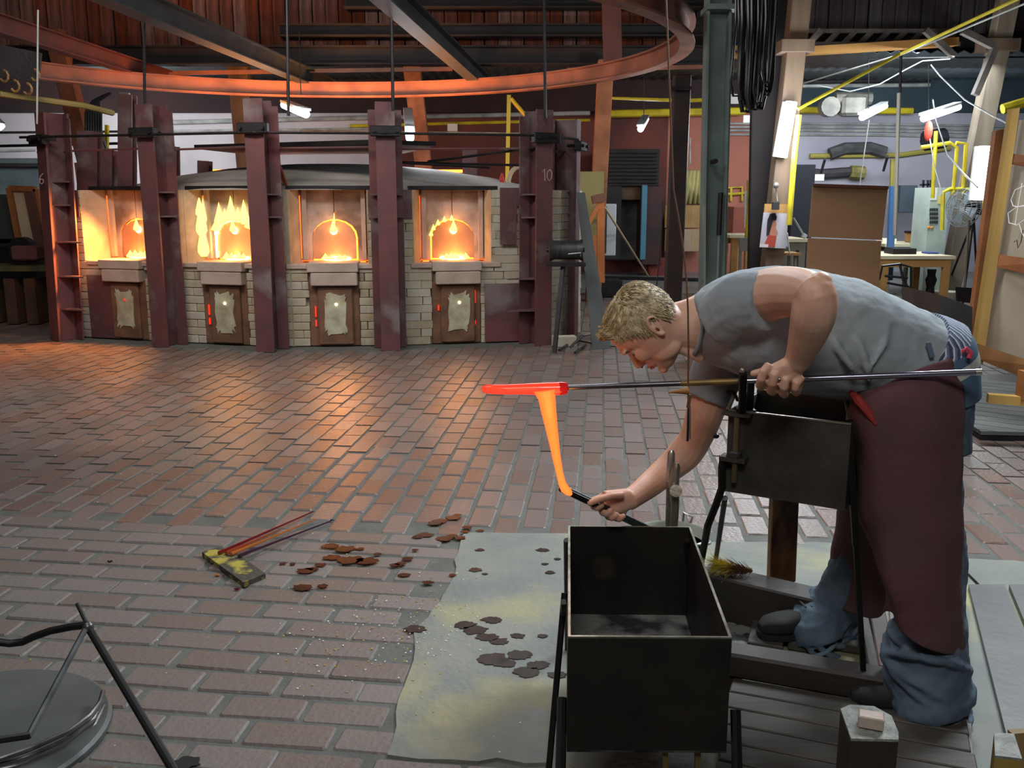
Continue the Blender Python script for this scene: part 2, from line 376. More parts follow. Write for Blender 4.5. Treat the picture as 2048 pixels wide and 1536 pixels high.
def flame_mat():
    m = bpy.data.materials.new('flame'); m.use_nodes = True; nt = m.node_tree; N = nt.nodes; L = nt.links
    for n in list(N): N.remove(n)
    o = N.new('ShaderNodeOutputMaterial'); e = N.new('ShaderNodeEmission'); lw = N.new('ShaderNodeLayerWeight'); lw.inputs[0].default_value = .35
    cr = N.new('ShaderNodeValToRGB'); cr.color_ramp.elements[0].color = lin((255, 232, 120)); cr.color_ramp.elements[1].color = lin((255, 110, 20)); cr.color_ramp.elements[0].position = .2
    L.new(lw.outputs['Facing'], cr.inputs[0]); L.new(cr.outputs[0], e.inputs[0]); e.inputs[1].default_value = 2.4
    t = N.new('ShaderNodeBsdfTransparent'); mx = N.new('ShaderNodeMixShader'); mr = N.new('ShaderNodeMapRange'); mr.inputs[1].default_value = .45; mr.inputs[2].default_value = 1.0
    L.new(lw.outputs['Facing'], mr.inputs[0]); L.new(mr.outputs[0], mx.inputs[0]); L.new(e.outputs[0], mx.inputs[1]); L.new(t.outputs[0], mx.inputs[2]); L.new(mx.outputs[0], o.inputs[0]); return m
flame = flame_mat()
scar = M('glowing_clay', (200, 60, 30), (122, 80, 60), 14, .8, emis=(255, 40, 14), est=.9)
brick_ct = [0]; rest = MB()
FB = {}
def fbrick(mx, c, d):
    # shared brick meshes keyed on size; first 300 are parts, the rest one stuff part
    key = (round(d[0], 3), round(d[1], 3), round(d[2], 3))
    if brick_ct[0] < 300:
        if key not in FB: FB[key] = MB().box((0, 0, 0), (key[0], key[1], key[2]), 0, None, .004).mesh('brick', pale_brick)
        o = bpy.data.objects.new('brick', FB[key]); C.objects.link(o); o.parent = fur
        o.matrix_parent_inverse = Matrix.Translation(-fur.location); o.matrix_basis = mx @ Matrix.Translation(Vector(c)); brick_ct[0] += 1
    else: rest.box(c, d, 0, mx, 0)
def holes_hit(x0, x1, z0, z1, holes):
    return any(x1 > h[0] + .005 and x0 < h[1] - .005 and z1 > h[2] + .005 and z0 < h[3] - .005 for h in holes)
def brickwall(mx, x0, x1, z0, z1, holes=(), y=0, bw=.235, bh=.068, cap=10**6):
    nz = int(round((z1 - z0) / (bh + .008))); hh = (z1 - z0) / nz
    for r in range(nz):
        za, zb = z0 + r * hh, z0 + (r + 1) * hh
        cuts = [x0]; x = x0 + (bw * .5 if r % 2 else bw) + R.uniform(-.02, .02)
        while x < x1 - .05: cuts.append(x); x += bw + R.uniform(-.015, .015)
        cuts.append(x1)
        edges = sorted(set(cuts + [h[k] for h in holes for k in (0, 1) if x0 < h[k] < x1 and h[2] < zb - .01 and h[3] > za + .01]))
        for a, b in zip(edges, edges[1:]):
            if b - a < .03 or holes_hit(a, b, za, zb, holes): continue
            wq = round((b - a - .004) / .02) * .02
            fbrick(mx, ((a + b) / 2, y + R.uniform(-.004, .004), (za + zb) / 2), (max(wq, .02), .06, hh - .004))
faces = []
SET = .30
def facemx(i):
    A, B = PP[i], PP[i + 1]; u = (B - A).normalized(); nin = Vector((-u.y, u.x, 0))
    m = Matrix((u, nin, Vector((0, 0, 1)))).transposed().to_4x4(); m.translation = A + nin * SET
    return m, (B - A).length, u, nin
ZS, ZT = .80, 1.45
centres = {0: 272, 1: 468, 2: 669, 3: 905}
strength = {0: 1.0, 1: 1.4, 2: .8, 3: 1.0}
def arch(w_, z0, z1, n=9):      # arch outline, half width w_, springing z1-w_
    pts = [(-w_, z0)]; 
    for k in range(n + 1):
        a = PI - PI * k / n; pts.append((w_ * math.cos(a), (z1 - w_ * .8) + w_ * .8 * math.sin(a)))
    pts.append((w_, z0)); return pts
def niche(i, mx, L_, u, nin):
    p0 = mx.translation; c = (mx.inverted() @ atp(centres[i], 460, p0 + nin * .22, nin)).x
    ho, hi, D = .37, .305, .24
    k = [-ho, ho]
    if i == 0: k = [-.45, .36]
    if i == 1: k = [-.44, .34]
    if i == 2: k = [-.43, .33]
    if i == 3: k = [-.40, .34]
    T = lambda x, y, z: (c + x, y, z)
    # splayed jambs of brick
    for s, fo_ in ((-1, k[0]), (1, k[1])):
        a = Vector((c + fo_, -.0, 0)); b = Vector((c + s * hi, D, 0)); n = 9; dirv = (b - a); ln = dirv.length; an = math.atan2(dirv.y, dirv.x)
        jm = mx @ Matrix.Translation(a) @ Matrix.Rotation(an, 4, 'Z')
        brickwall(jm, 0, ln, ZS - .03, ZT, y=.035 * (1 if s < 0 else -1) * (1), bw=.22)
        MB(mx).prism([tuple(a) [:2] + (ZS - .03,), tuple(b)[:2] + (ZS - .03,), tuple(b)[:2] + (ZT,), tuple(a)[:2] + (ZT,)], (s * .04, .05, 0)).build('jamb_backing', joint, fur)
    # back of the niche: two upright slabs split over the arch, arch mouth, plug door
    aw, az = .215, ZS + .38
    out = arch(aw, ZS - .02, az)
    for s in (-1, 1):
        half = [p for p in out if p[0] * s >= -1e-6]; half = half if s < 0 else half[::-1]
        if s < 0: half = [p for p in out if p[0] <= 1e-6]
        else: half = [p for p in out if p[0] >= -1e-6][::-1]
        poly = [(s * hi * 1.04, ZS - .02)] + half + [(s * .004, az), (s * (.004), ZT), (s * hi * 1.04, ZT)]
        poly = [p for j, p in enumerate(poly) if j == 0 or (abs(p[0] - poly[j - 1][0]) + abs(p[1] - poly[j - 1][1])) > 1e-4]
        MB(mx).prism([T(p[0], D, p[1]) for p in poly], (0, .05, 0)).build('niche_slab', soot, fur)
    for s in (-1, 1):    # narrow ledges flanking the slabs
        MB(mx).box((c + s * (hi - .03), D - .015, (ZS + ZT) / 2), (.04, .05, ZT - ZS)).build('niche_fillet', refr, fur)
    # glowing chamber behind
    MB(mx).box((c, D + .16, (ZS + az) / 2), (aw * 2.5, .05, az - ZS + .12)).build('hot_chamber', E_hot, fur)
    din = arch(aw * .94, ZS + .005, az - .016)
    off = {0: .01, 1: -.010, 2: -.011, 3: .011}[i]
    door = MB(mx).prism([T(p[0] + off, D + .015, p[1]) for p in din], (0, .045, 0)).build('arch_door', M('plug_clay', (188, 146, 116), (156, 118, 94), 3, .8, bump=.2), fur)
    lo = MB(mx); lo.ball(T(off, D + .004, ZS + .27), (.034, .018, .036)); lo.build('peep_flame', E_spot, door); 
    def tongue(x, z, w_, h_, y=D - .02, lean=0):
        q = c + x; fm = MB(mx); fm.lathe([(w_ * .35, 0), (w_ * .62, h_ * .12), (w_ * .6, h_ * .25), (w_ * .38, h_ * .5), (w_ * .16, h_ * .78), (0, h_)], (q, y, z), 8).build('flame', flame, fur, True)
    tongue(off, ZS + .255, .055, .13)
    for x in ([-.1, -.03, .03, .09] if i != 3 else [-.06, -.01, .04, .13]): tongue(x + R.uniform(-.01, .01), ZS - .005, .07, R.uniform(.05, .08))
    if i == 1:
        MB(mx).tube([T(x_, D - .005, z_) for (x_, z_) in arch(aw * .97, ZS + .01, az - .004, 14)], [.010] * 2 + [.02] * 12 + [.016] * 3, 8).build('burning_rim', E_spot, fur, True)
        for kk in range(7):
            a = PI * (.86 - kk * .11); tongue(aw * .98 * math.cos(a), az - aw * .8 + aw * .8 * math.sin(a) - .02, .085, .10 + .10 * (kk % 2) + .04 * math.sin(a))
        for (fx, fz, fw, fh) in ((-.325, .02, .10, .36), (-.335, .22, .10, .36), (-.345, .40, .08, .22), (-.30, .34, .05, .24)): tongue(fx, ZS + fz, fw, fh, y=D - .05)
    if i == 3:
        for kk in range(5):
            a = PI * (.95 - kk * .11); tongue(aw * .98 * math.cos(a), az - aw * .8 + aw * .8 * math.sin(a) - .02, .035, .06)
    if i == 2: tongue(0.0, ZS + .33, .02, .11)
    hot = MB(mx)
    for x in (-.08, -.02, .03, .1): hot.ball(T(x, D - .01, ZS + .008), (.05, .03, .026 if x in (-.02, .03) else .018))
    hot.build('molten_lip', E_spot, fur, True)
    for s in (-1, 1):    # glowing seams in the niche corners
        MB(mx).box((c + s * (hi + .012), D - .02, (ZS + ZT) / 2 - .02), (.008 if s > 0 else .012, .012, (ZT - ZS) * .9)).build('glowing_seam', E_gap, fur)
    MB(mx).box((c, D - .01, ZS - .012), (hi * 2.1, .02, .006)).build('glowing_seam', E_gap, fur)
    # sill blocks
    MB(mx).box((c, .06, ZS - .055), (.47, .28, .09), 0, None, .006).build('sill_block', refr, fur)
    MB(mx).box((c + .01, .05, ZS - .165), (.43, .26, .12), 0, None, .008).build('sill_block', refr, fur)
    MB(mx).box((c, .12, ZS - .05), (.86, .28, .045), 0, None, .006).build('niche_shelf', refr, fur)
    # luted lower door
    MB(mx).box((c, .03, .30), (.47, .06, .60), 0, None, .01).build('clay_seal', clay, fur)
    dr = MB(mx).box((c + .01, -.012, .29), (.325, .05, .55), 0, None, .012).build('furnace_door', clay, fur)
    pts = []
    for kk in range(34):
        a = 2 * PI * kk / 34; r = R.uniform(.8, 1.06); x = .108 * math.copysign(abs(math.cos(a)) ** .3, math.cos(a)) * r; z = .20 * math.copysign(abs(math.sin(a)) ** .3, math.sin(a)) * r
        pts.append((c + .012 + x, -.038, .31 + z))
    MB(mx).prism(pts, (0, -.006, 0)).build('chalk_slip', chalky, dr)
    MB(mx).ball((c + .02, -.046, .40), (.013, .008, .013)).build('peep_hole', E_spot if i else scar, dr)
    for s, zz, hh in ((-1, .33, .10), (-1, .22, .06)) if i != 3 else ((1, .45, .12), (1, .2, .04), (-1, .35, .05)):
        MB(mx).box((c + s * .176, -.006, zz), (.012, .02, hh)).build('glowing_crack', scar, fur)
    # fire light in the niche
    q = mx @ Vector((c, D - .10, ZS + .06)); lamp('niche_fire_light', 'POINT', q, 3.0 * strength[i], FIRE, .05)
    q = mx @ Vector((c, D - .09, ZS + .33)); lamp('niche_fire_light', 'POINT', q, 1.1 * strength[i], FIRE, .04)
    if i:
        q = mx @ Vector((c + .03, .0, ZS + .10)); n_ = mx.to_3x3() @ Vector((0, -1, 0)); lamp('mouth_fire_light', 'AREA', q, (0, 2, 3.6, 2)[i], FIRE, .22, .07, q + n_ + Vector((0, 0, -.25)), 2.0)
    return c, k
for i in range(4):
    mx, L_, u, nin = facemx(i)
    c, k = niche(i, mx, L_, u, nin)
    nh = (c + k[0], c + k[1], ZS - .03, ZT + .2); dh = (c - .235, c + .235, -.1, .58); sh = (c - .235, c + .235, .57, ZS + .0)
    brickwall(mx, -.04, L_ + .04, 0, ZT - .0, holes=[nh, dh, sh], y=.03)
    for (xa_, xb_) in ((-.04, c + k[0]), (c + k[1], L_ + .04)):
        if i < 3 or xa_ < 0: MB(mx).box(((xa_ + xb_) / 2, -.012, (ZT + 1.19) / 2), (xb_ - xa_ - .02, .012, ZT - 1.19)).build('pier_plate', redsteel, fur)
    bk = MB(mx)
    bk.box((c + k[0] - (c + k[0] + .1) / 2 - .0, .075, ZT / 2), (c + k[0] + .1, .05, ZT)); bk.box(((c + k[1] + L_ + .1) / 2, .075, ZT / 2), (L_ + .1 - c - k[1], .05, ZT)); bk.box((c, .075, (ZS - .03) / 2), (.9, .05, ZS - .03))
    bk.build('mortar_bed', joint, fur)
    MB(mx).box((c, .24, ZT + .02), (.84, .3, .035)).build('niche_cover', darksteel, fur)
    faces.append((mx, L_, c, k))
# side returns and back
for a, b in ((PP[0] + Vector((.16, .42, 0)), Vector((-4.5, 12.5, 0))), (PP[4] + Vector((.0, .3, 0)), PP[5] + Vector((0, .3, 0))), (PP[5] + Vector((0, .3, 0)), Vector((.7, 12.5, 0))), (Vector((-4.9, 12.5, 0)), Vector((.7, 12.5, 0)))):
    mb = MB(); mb.bar(a + Vector((0, 0, ZT / 2)), b + Vector((0, 0, ZT / 2)), .1, ZT); mb.build('side_wall', joint, fur)
u = (PP[5] - PP[4]).normalized(); nin = Vector((-u.y, u.x, 0))
m_ = Matrix((u, nin, Vector((0, 0, 1)))).transposed().to_4x4(); m_.translation = PP[4] + Vector((0, .22, 0)); brickwall(m_, 0, (PP[5] - PP[4]).length + .1, 0, ZT)
rest.build('brick_field', pale_brick, fur)['kind'] = 'stuff'
# top slab and shallow dome
tp = [PP[0] + Vector((.0, .5, 0)), PP[1] + Vector((.1, .62, 0)), PP[2] + Vector((.05, .62, 0)), PP[3] + Vector((0, .62, 0)), PP[4] + Vector((0, .5, 0)), Vector((.6, 12.4, 0)), Vector((-4.8, 12.4, 0))]
MB().prism([p + Vector((0, 0, ZT - .05)) for p in tp], (0, 0, .05)).build('top_slab', joint, fur)
MB().lathe([(2.35, 0), (2.2, .06), (1.8, .15), (1.2, .24), (.6, .29), (0, .31)], (-2.03, 10.9, ZT), 48, 1, .93).build('dome', domem, fur, True)
# white patch bricks and red sheets on the right bay
mx, L_, c, k = faces[3]
MB(mx).box((L_ - .26, -.02, .24 + .05), (.50, .02, .56)).build('red_sheet', redsteel, fur)
MB(mx).prism([(c + .42, -.02, ZT + .02), (L_, -.02, ZT + .02), (L_, -.02, 1.30), (L_ - .2, -.02, 1.30), (L_ - .2, -.02, .74 + .2), (c + .42, -.02, .74 + .2)], (0, -.015, 0)).build('red_sheet', redsteel, fur)
mx0, L0, c0, k0 = faces[0]
MB(mx0).box((.36, -.02, .32), (.34, .02, .62)).build('red_sheet', redsteel, fur)
# posts
tops = [(82, 250), (288, 232), (516, 220), (778, 216), (1094, 232), (1146, 250)]
for i, p in enumerate(PP):
    a = PP[max(i - 1, 0)]; b = PP[min(i + 1, 5)]
    if i == 5: a = PP[4]; b = PP[5] + Vector((.05, .7, 0))
    if i == 0: a = PP[0] + Vector((-.3, .75, 0))
    u = (b - a).normalized(); nin = Vector((-u.y, u.x, 0))
    H_ = (2.16, 2.2, 2.22, 2.2, 2.16, 2.12)[i]
    top = at(*tops[i], p.y); lean = Vector((top.x - p.x, 0, 0)) if i in (0, 1) else Vector((0, 0, 0))
    q = p + lean + Vector((0, 0, H_)); 
    W_, D_ = (.17, .22) if i != 4 else (.17, .22)
    ps = MB(); z = Vector((0, 0, 1)); ax = (q - p).normalized()
    ps.bar(p, q, W_, .022, nin * -1); 
    ps.bar(p + nin * .11, q + nin * .11, .018, D_ - .02, nin * -1)
    ps.bar(p + nin * .22, q + nin * .22, W_, .022, nin * -1)
    post = ps.build('steel_post', redsteel, fur)
    sides = {0: [1], 1: [1], 2: [1], 3: [1, -1], 4: [-1], 5: [-1]}[i]
    zs = {0: (.30, .62, .95, 1.3, 1.52), 1: (1.2, 1.42), 2: (1.2, 1.4), 3: (1.2, 1.4), 4: (.32, .62, 1.19, 1.4), 5: (1.2, 1.42)}[i]
    for s in sides:
        for zz in zs:
            ln = .30 if (i in (0, 4) and zz < 1) else .15
            c_ = p + lean * (zz / H_) + nin * .06 + Vector((0, 0, zz))
            MB().prism([c_, c_ + u * s * ln + nin * .10, c_ + nin * .17], (0, 0, .014)).build('gusset', M('worn_steel', (108, 78, 78), (84, 66, 66), 8, .6), post)
    # side web plate (visible darker flange between wall and post)
    for s in sides:
        MB().bar(p + nin * .2 + u * s * .1 + z * 0.0, p + lean + nin * .2 + u * s * .1 + z * (H_ - .05), .1, .014, nin * -1).build('side_flange', redsteel, post)
    # clamp near the top
    cb = MB(); cz = p + lean * .9 + z * (H_ - .25); m4 = Matrix((u, nin, z)).transposed().to_4x4(); m4.translation = cz
    cb.box((0, -.03, 0), (.27, .07, .09), 0, m4, .006); 
    for s in (-1, 1): cb.tube([m4 @ Vector((s * .1, -.09, 0)), m4 @ Vector((s * .1, .08, 0))], .016, 6)
    cb.build('clamp', darksteel, post)
# chalked numbers on two posts, each stroke a thin raised line
def chalk_text(px, py, Y, strokes):
    for st in strokes: MB().tube([at(px + x, py + y, Y) for x, y in st], .004, 5).build('chalk_number', M('post_chalk', (172, 142, 140), rough=.9), fur)
chalk_text(83, 358, PP[0].y - .06, [[(3, -11), (-2, -6), (-4, 2), (-3, 8), (1, 10), (4, 6), (3, 1), (-1, 0), (-4, 4)]])
chalk_text(1092, 350, PP[4].y - .04, [[(-7, -6), (-3, -12), (-2, 12)], [(8, -11), (3, -6), (2, 4), (6, 12), (11, 6), (12, -4), (8, -11)]])
# tie rods
PT = [p + Vector((0, -.06, 1.93)) for p in PP]; PT[0] = PT[0] + Vector((-.12, 0, 0))
for i in range(5):
    MB().tube([PT[i], PT[i + 1]], .013, 6).build('tie_rod', darksteel, fur)
    MB().tube([PT[i] + Vector((0, .3, -.12)), PT[i + 1] + Vector((0, .3, -.1))], .011, 6).build('tie_rod', redsteel, fur)
MB().tube([PP[3] + Vector((.3, .8, 1.72)), PP[4] + Vector((0, .1, 1.84))], .014, 6).build('tie_rod', darksteel, fur)
MB().tube([PP[3] + Vector((.0, 1.0, 1.72)), PP[4] + Vector((-.1, 1.0, 1.70))], .014, 6).build('tie_rod', darksteel, fur)
MB().tube([PP[3] + Vector((.1, .6, 1.70)), PP[3] + Vector((.9, .7, 1.66))], .012, 6).build('tie_rod', darksteel, fur)
# dark canopy sheet above the mouths and lever rods
cp = [at(404, 286, 9.6), at(748, 270, 9.0), at(868, 305, 9.2), at(700, 318, 9.8), at(420, 318, 9.9)]
cp = [Vector((p.x, p.y, 1.86)) for p in [Vector((-3.2, 9.6, 0)), Vector((-1.3, 8.75, 0)), Vector((-.72, 9.05, 0)), Vector((-1.2, 10.6, 0)), Vector((-3.0, 11.0, 0))]]
MB().prism(cp, (0, 0, .04)).build('canopy_sheet', darksteel, fur)
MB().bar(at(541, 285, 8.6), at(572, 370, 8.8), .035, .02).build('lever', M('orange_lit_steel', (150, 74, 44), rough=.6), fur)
MB().bar(at(541, 325, 8.7), at(556, 375, 8.8), .025, .02).build('lever', redsteel, fur)
# short stubs standing on the roof of the furnace
for (x, y0, y1, Y, w_) in ((410, 378, 322, 10.2, .12), (940, 385, 300, 10.6, .16), (330, 360, 292, 10.4, .28), (215, 400, 300, 9.6, .15), (180, 400, 262, 9.5, .2), (255, 400, 190, 9.6, .14)):
    a = at(x, y0, Y); b = at(x, y1, Y); a.z = min(a.z, 1.46)
    MB().ibeam(a, b, w_, .14, .02, Vector((0, -1, 0))).build('stub_post', redsteel, fur)
MB().box((-2.2, 11.95, 1.705), (3.2, .3, .03)).build('added_glow_strip', E_hot, fur)  # unseen glowing strip added behind the dome, under the orange ring light
m0 = faces[0][0]; q0 = m0 @ Vector((faces[0][2] + .06, .07, ZS + .40)); lamp('mouth_fire_light', 'AREA', q0, 44, FIRE, .14, .14, q0 + Vector((-.8, -.62, -.72)), 2.2)
# drum (blower) on a bracket at the right corner post
dm = MB(); dc = at(1131, 500, 8.35)
dm.tube([dc + Vector((-.15, 0, 0)), dc + Vector((-.14, 0, 0)), dc + Vector((-.1, 0, 0)), dc + Vector((.12, .0, 0)), dc + Vector((.15, 0, 0))], [.09, .10, .085, .085, .10], 18)
blo = solo('winch_drum', dm, M('drum_steel', (66, 64, 66), (44, 42, 44), 12, .5, .3, stretch=(4, 1, 1)), 'dark grey winch drum on bracket at right corner of the furnace', 'winch', smooth=True)
bb = MB(); bb.box((dc.x, dc.y + .05, dc.z - .13), (.36, .2, .03)); bb.bar(dc + Vector((-.02, 0, -.14)), Vector((dc.x - .1, dc.y - .2, .02)), .035, .035); bb.build('bracket', darksteel, blo)
MB().tube([dc + Vector((-.17, 0, 0)), dc + Vector((.17, 0, 0))], .02, 8).build('axle', darksteel, blo)
MB().tube([dc + Vector((.02, -.10, -.03)), dc + Vector((.13, -.1, -.02)), dc + Vector((.13, -.09, -.05))], .006, 6).build('crank_handle', M('bright_metal', (170, 170, 172), rough=.35, metal=.8), blo)
# long board and slabs leaning on the corner
lb = MB(); a = atz(1207, 700); b = at(1160, 385, 8.9); lb.prism([a + Vector((-.1, 0, .0)), a + Vector((.08, .1, 0)), b + Vector((.05, .05, 0)), b + Vector((-.03, 0, 0))], (0, .03, 0))
solo('leaning_sheet', lb, M('grey_sheet', (96, 98, 98), (74, 76, 78), 3, .6, bump=.2), 'long grey sheet leaning against the right end of the furnace', 'sheet')
# ================================================================ RING RAIL AND ROOF STEEL
K = 1.3; ZR = CH + K; RC = Vector((-1.60 * K, 6.947 * K, ZR)); RR = 2.807 * K
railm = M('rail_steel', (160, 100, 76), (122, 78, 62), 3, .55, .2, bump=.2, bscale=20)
beamm = M('grey_beam', (58, 62, 64), (44, 47, 49), 4, .55, .3, bump=.15, bscale=25)
blackbeam = M('black_beam', (44, 38, 38), (30, 26, 28), 3, .6, .3, bump=.2)
ring = thing('ring_rail', 'huge circular steel crane rail hanging overhead around the furnace', 'rail', RC)
def ringpart(r, h, w_, zc, name):
    n = 96; vs = []; fs = []
    for k in range(n):
        a = 2 * PI * k / n
        for (dr, dz) in ((-w_ / 2, -h / 2), (w_ / 2, -h / 2), (w_ / 2, h / 2), (-w_ / 2, h / 2)): vs.append((RC.x + (r + dr) * math.cos(a), RC.y + (r + dr) * math.sin(a), zc + dz))
    for k in range(n):
        l = (k + 1) % n
        for e in range(4): g = (e + 1) % 4; fs.append([k * 4 + e, k * 4 + g, l * 4 + g, l * 4 + e])
    MB().add(vs, fs).build(name, railm, ring, 30)
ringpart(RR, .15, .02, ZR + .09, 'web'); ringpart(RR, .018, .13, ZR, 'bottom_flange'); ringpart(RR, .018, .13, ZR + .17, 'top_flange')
def zbeam(p0, p1, z, w_, h, name, mat, label, cat, grp=None):
    a, b = atz(*p0, z), atz(*p1, z); return solo(name, MB().ibeam(a, b, w_, h, .014), mat, label, cat, grp)
zr2 = ZR + .26
zbeam((190, -30), (665, 176), zr2 - .0, .16, .2, 'roof_beam', beamm, 'grey diagonal roof beam running to the ring rail above the second arched mouth', 'beam')
zbeam((745, -40), (975, 172), zr2 - .0, .16, .2, 'roof_beam', beamm, 'grey diagonal roof beam meeting the ring rail above the fourth arched mouth', 'beam')
zbeam((-60, 30), (375, 168), zr2, .13, .18, 'roof_beam', M('redbeam', (96, 44, 38), (64, 34, 34), 3, .6, .2), 'dark red diagonal roof beam reaching down to the far left of the ring rail', 'beam')
a = at(1210, -10, 9.5); b = at(1228, 158, 11.5)
solo('hanger_plate', MB().bar(at(1222, -20, 11.4), at(1226, 156, 11.4), .22, .03, Vector((0, -1, 0))), M('hanger_red', (112, 58, 48), (88, 48, 42), 4, .6), 'broad dark red steel hanger plate dropping to the right part of the ring rail', 'hanger')
# long black roof girders behind the ring
for k, (y0, y1, Y, lab) in enumerate(((8, 8, 12.95, 'topmost'), (62, 62, 12.95, 'middle'), (112, 112, 12.95, 'lowest'))):
    a = at((690, 560, -200)[k], y0, Y); b = at(1420, y1, Y); a.z = b.z = (a.z + b.z) / 2
    solo('roof_girder', MB().ibeam(a, b, .22, (.13, .16, .24)[k], .02), blackbeam, 'long black horizontal roof girder, %s of the three above the furnace' % lab, 'girder')
for (p, q, Y, lab) in (((230, 148), (905, 138), 12.3, 'left'), ((1135, 140), (1420, 133), 12.3, 'right')):
    solo('roof_strut', MB().bar(at(*p, 12.9), at(*q, 12.9), .05, .05), railm, 'thin orange lit strut under the black girders, %s one of two' % lab, 'strut')
# hangers: dark rods from the roof to the post tops
for (xx, y1, Y, lab) in ((290, 236, 8.7, 'above the second furnace post from the left'), (577, 232, 8.5, 'in front of the left hanging tube lamp'), (786, 222, 8.3, 'above the fourth furnace post'), (1091, 236, 8.6, 'above the right front furnace post')):
    solo('hanger_rod', MB().tube([at(xx - 4, -60, Y), at(xx, y1, Y)], .014, 6), darksteel, 'thin dark vertical hanger rod ' + lab, 'rod')
# lattice girder, orange beam over the aisle at right
lg = MB(); za, zb = at(1600, 88, 13).z, at(1600, 62, 13).z
xa, xb = at(1585, 80, 13).x, at(1920, 80, 13).x
lg.bar((xa, 13, za), (xb, 13, za), .05, .05); lg.bar((xa, 13, zb), (xb, 13, zb), .05, .05)
n = 10
for k in range(n): x = xa + (xb - xa) * k / n; lg.bar((x, 13, za), (x + .16, 13, zb), .07, .03, Vector((0, -1, 0)))
solo('lattice_girder', lg, M('weathered_timber', (104, 96, 88), (78, 72, 70), 5, .85), 'grey wooden lattice girder under the vertical boards at top right', 'girder')
ob = M('ochre_beam', (190, 140, 70), (166, 118, 60), 3, .7, bump=.2, stretch=(.3, 1, 1))
solo('roof_joist', MB().bar(at(1588, 104, 12.9), at(1912, 84, 12.9), .17, .1, Vector((0, 0, 1))), ob, 'bright ochre wooden beam crossing under the lattice girder at top right', 'beam')
solo('roof_joist', MB().bar(at(1370, 106, 13.2), at(1500, 104, 13.2), .1, .16), ob, 'short ochre wooden beam seen behind the black hose bundle', 'beam')
# sloping braces
for (p, q, Y, m_, lab) in (((1640, 60), (1600, 110), 12.6, 0, 'left end of the lattice girder'), ((1850, 60), (1908, 112), 12.6, 0, 'right end of the lattice girder'), ((1925, 62), (1985, 92), 11.5, 0, 'top of the right wooden column'), ((1990, 95), (1950, 190), 11.6, 0, 'right wooden column, reaching left and down')):
    solo('timber_brace', MB().bar(at(*p, Y), at(*q, Y), .09, .07), MATS['weathered_timber'], 'weathered timber brace at the ' + lab, 'brace')
# ================================================================ COLUMNS
gsteel = M('green_steel', (120, 134, 128), (98, 112, 108), 3, .5, .1, bump=.15, bscale=12)
def column(name, top, bot, Y, w_, d_, mat, label, cat='column', ib=False, z0=True):
    b = at(*bot, Y); t = at(*top, Y)
    if z0:
        s = (0 - b.z) / (t.z - b.z); b = b.lerp(t, s)
    mb = MB(); (mb.ibeam(b, t, w_, d_, .02, Vector((0, -1, 0))) if ib else mb.bar(b, t, w_, d_, Vector((0, -1, 0)), .008))
    return solo(name, mb, mat, label, cat)
gc = column('steel_column', (1438, -40), (1424, 560), 8.0, .20, .2, gsteel, 'grey green steel column behind the bending man', ib=False)
for s in (-1, 1):
    MB().bar(at(1438 + s * 22, -40, 7.85), at(1424 + s * 20, 560, 7.85), .02, .1, Vector((0, -1, 0))).build('flange', gsteel, gc)
MB().box(tuple(at(1438, 20, 7.9)), (.24, .3, .04)).build('collar', gsteel, gc)
MB().tube([at(1442, 385, 7.78), at(1438, 470, 7.78)], .022, 8).build('sleeve', darksteel, gc); MB().tube([at(1438, 470, 7.78), at(1434, 575, 7.78)], .011, 6).build('conduit', M('bright_metal2', (150, 156, 156), rough=.4, metal=.6), gc)
MB().tube([at(1410, 410, 7.8), at(1409, 600, 7.78)], .013, 6).build('conduit', MATS['bright_metal2'], gc)
MB().tube([at(1424, 324, 7.8), at(1432, 322, 7.7)], .02, 6).build('bolt', darksteel, gc)
dc_ = column('iron_column', (1364, 150), (1346, 570), 9.4, .16, .16, M('iron_dark', (64, 48, 44), (46, 38, 38), 3, .55, .3, bump=.2), 'slim dark iron column left of the grey green steel column')
MB().box(tuple(at(1359, 178, 9.35)), (.2, .2, .03)).build('collar', darksteel, dc_)
oldpost = M('old_post', (126, 104, 84), (92, 74, 62), 4, .8, bump=.5, bscale=12, stretch=(1, 1, .15))
wp = column('timber_column', (1604, -40), (1544, 520), 10.2, .2, .2, oldpost, 'old timber column carrying the very bright upright tube lamp')
MB().box(tuple(at(1588, 95, 10.2)), (.34, .3, .12)).build('corbel', oldpost, wp)
column('timber_column', (1540, -40), (1528, 520), 10.6, .36, .1, M('dark_post', (40, 32, 32), (28, 24, 26), 3, .9), 'broad dark boarded column left of the bright tube lamp')
rp = column('timber_column', (2022, -30), (1930, 420), 12.95, .24, .2, M('pale_post', (150, 138, 118), (112, 100, 88), 4, .8, bump=.4, stretch=(1, 1, .2)), 'leaning pale timber column behind the framed board at right')
MB().box(tuple(at(1995, 92, 12.9)), (.46, .3, .15)).build('corbel', MATS['old_post'], rp)
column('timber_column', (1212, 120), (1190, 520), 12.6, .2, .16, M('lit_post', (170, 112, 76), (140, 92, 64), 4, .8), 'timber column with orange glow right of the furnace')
column('timber_column', (805, -30), (848, 340), 14.8, .26, .2, M('pinky_post', (150, 104, 80), (112, 78, 64), 5, .8), 'timber column rising behind the right hanging lamp over the furnace')
column('timber_column', (462, -30), (498, 350), 14.8, .30, .24, MATS['old_post'], 'pale timber column rising behind the dome left of the hanging lamp')
column('timber_column', (440, -30), (470, 120), 15.2, .22, .2, MATS['old_post'], 'second timber column close behind the pale column above the dome', z0=False)
column('timber_column', (108, 60), (196, 400), 12.8, .22, .2, M('brown_post', (124, 84, 62), (90, 62, 50), 4, .8), 'leaning brown timber column behind the left end of the furnace')
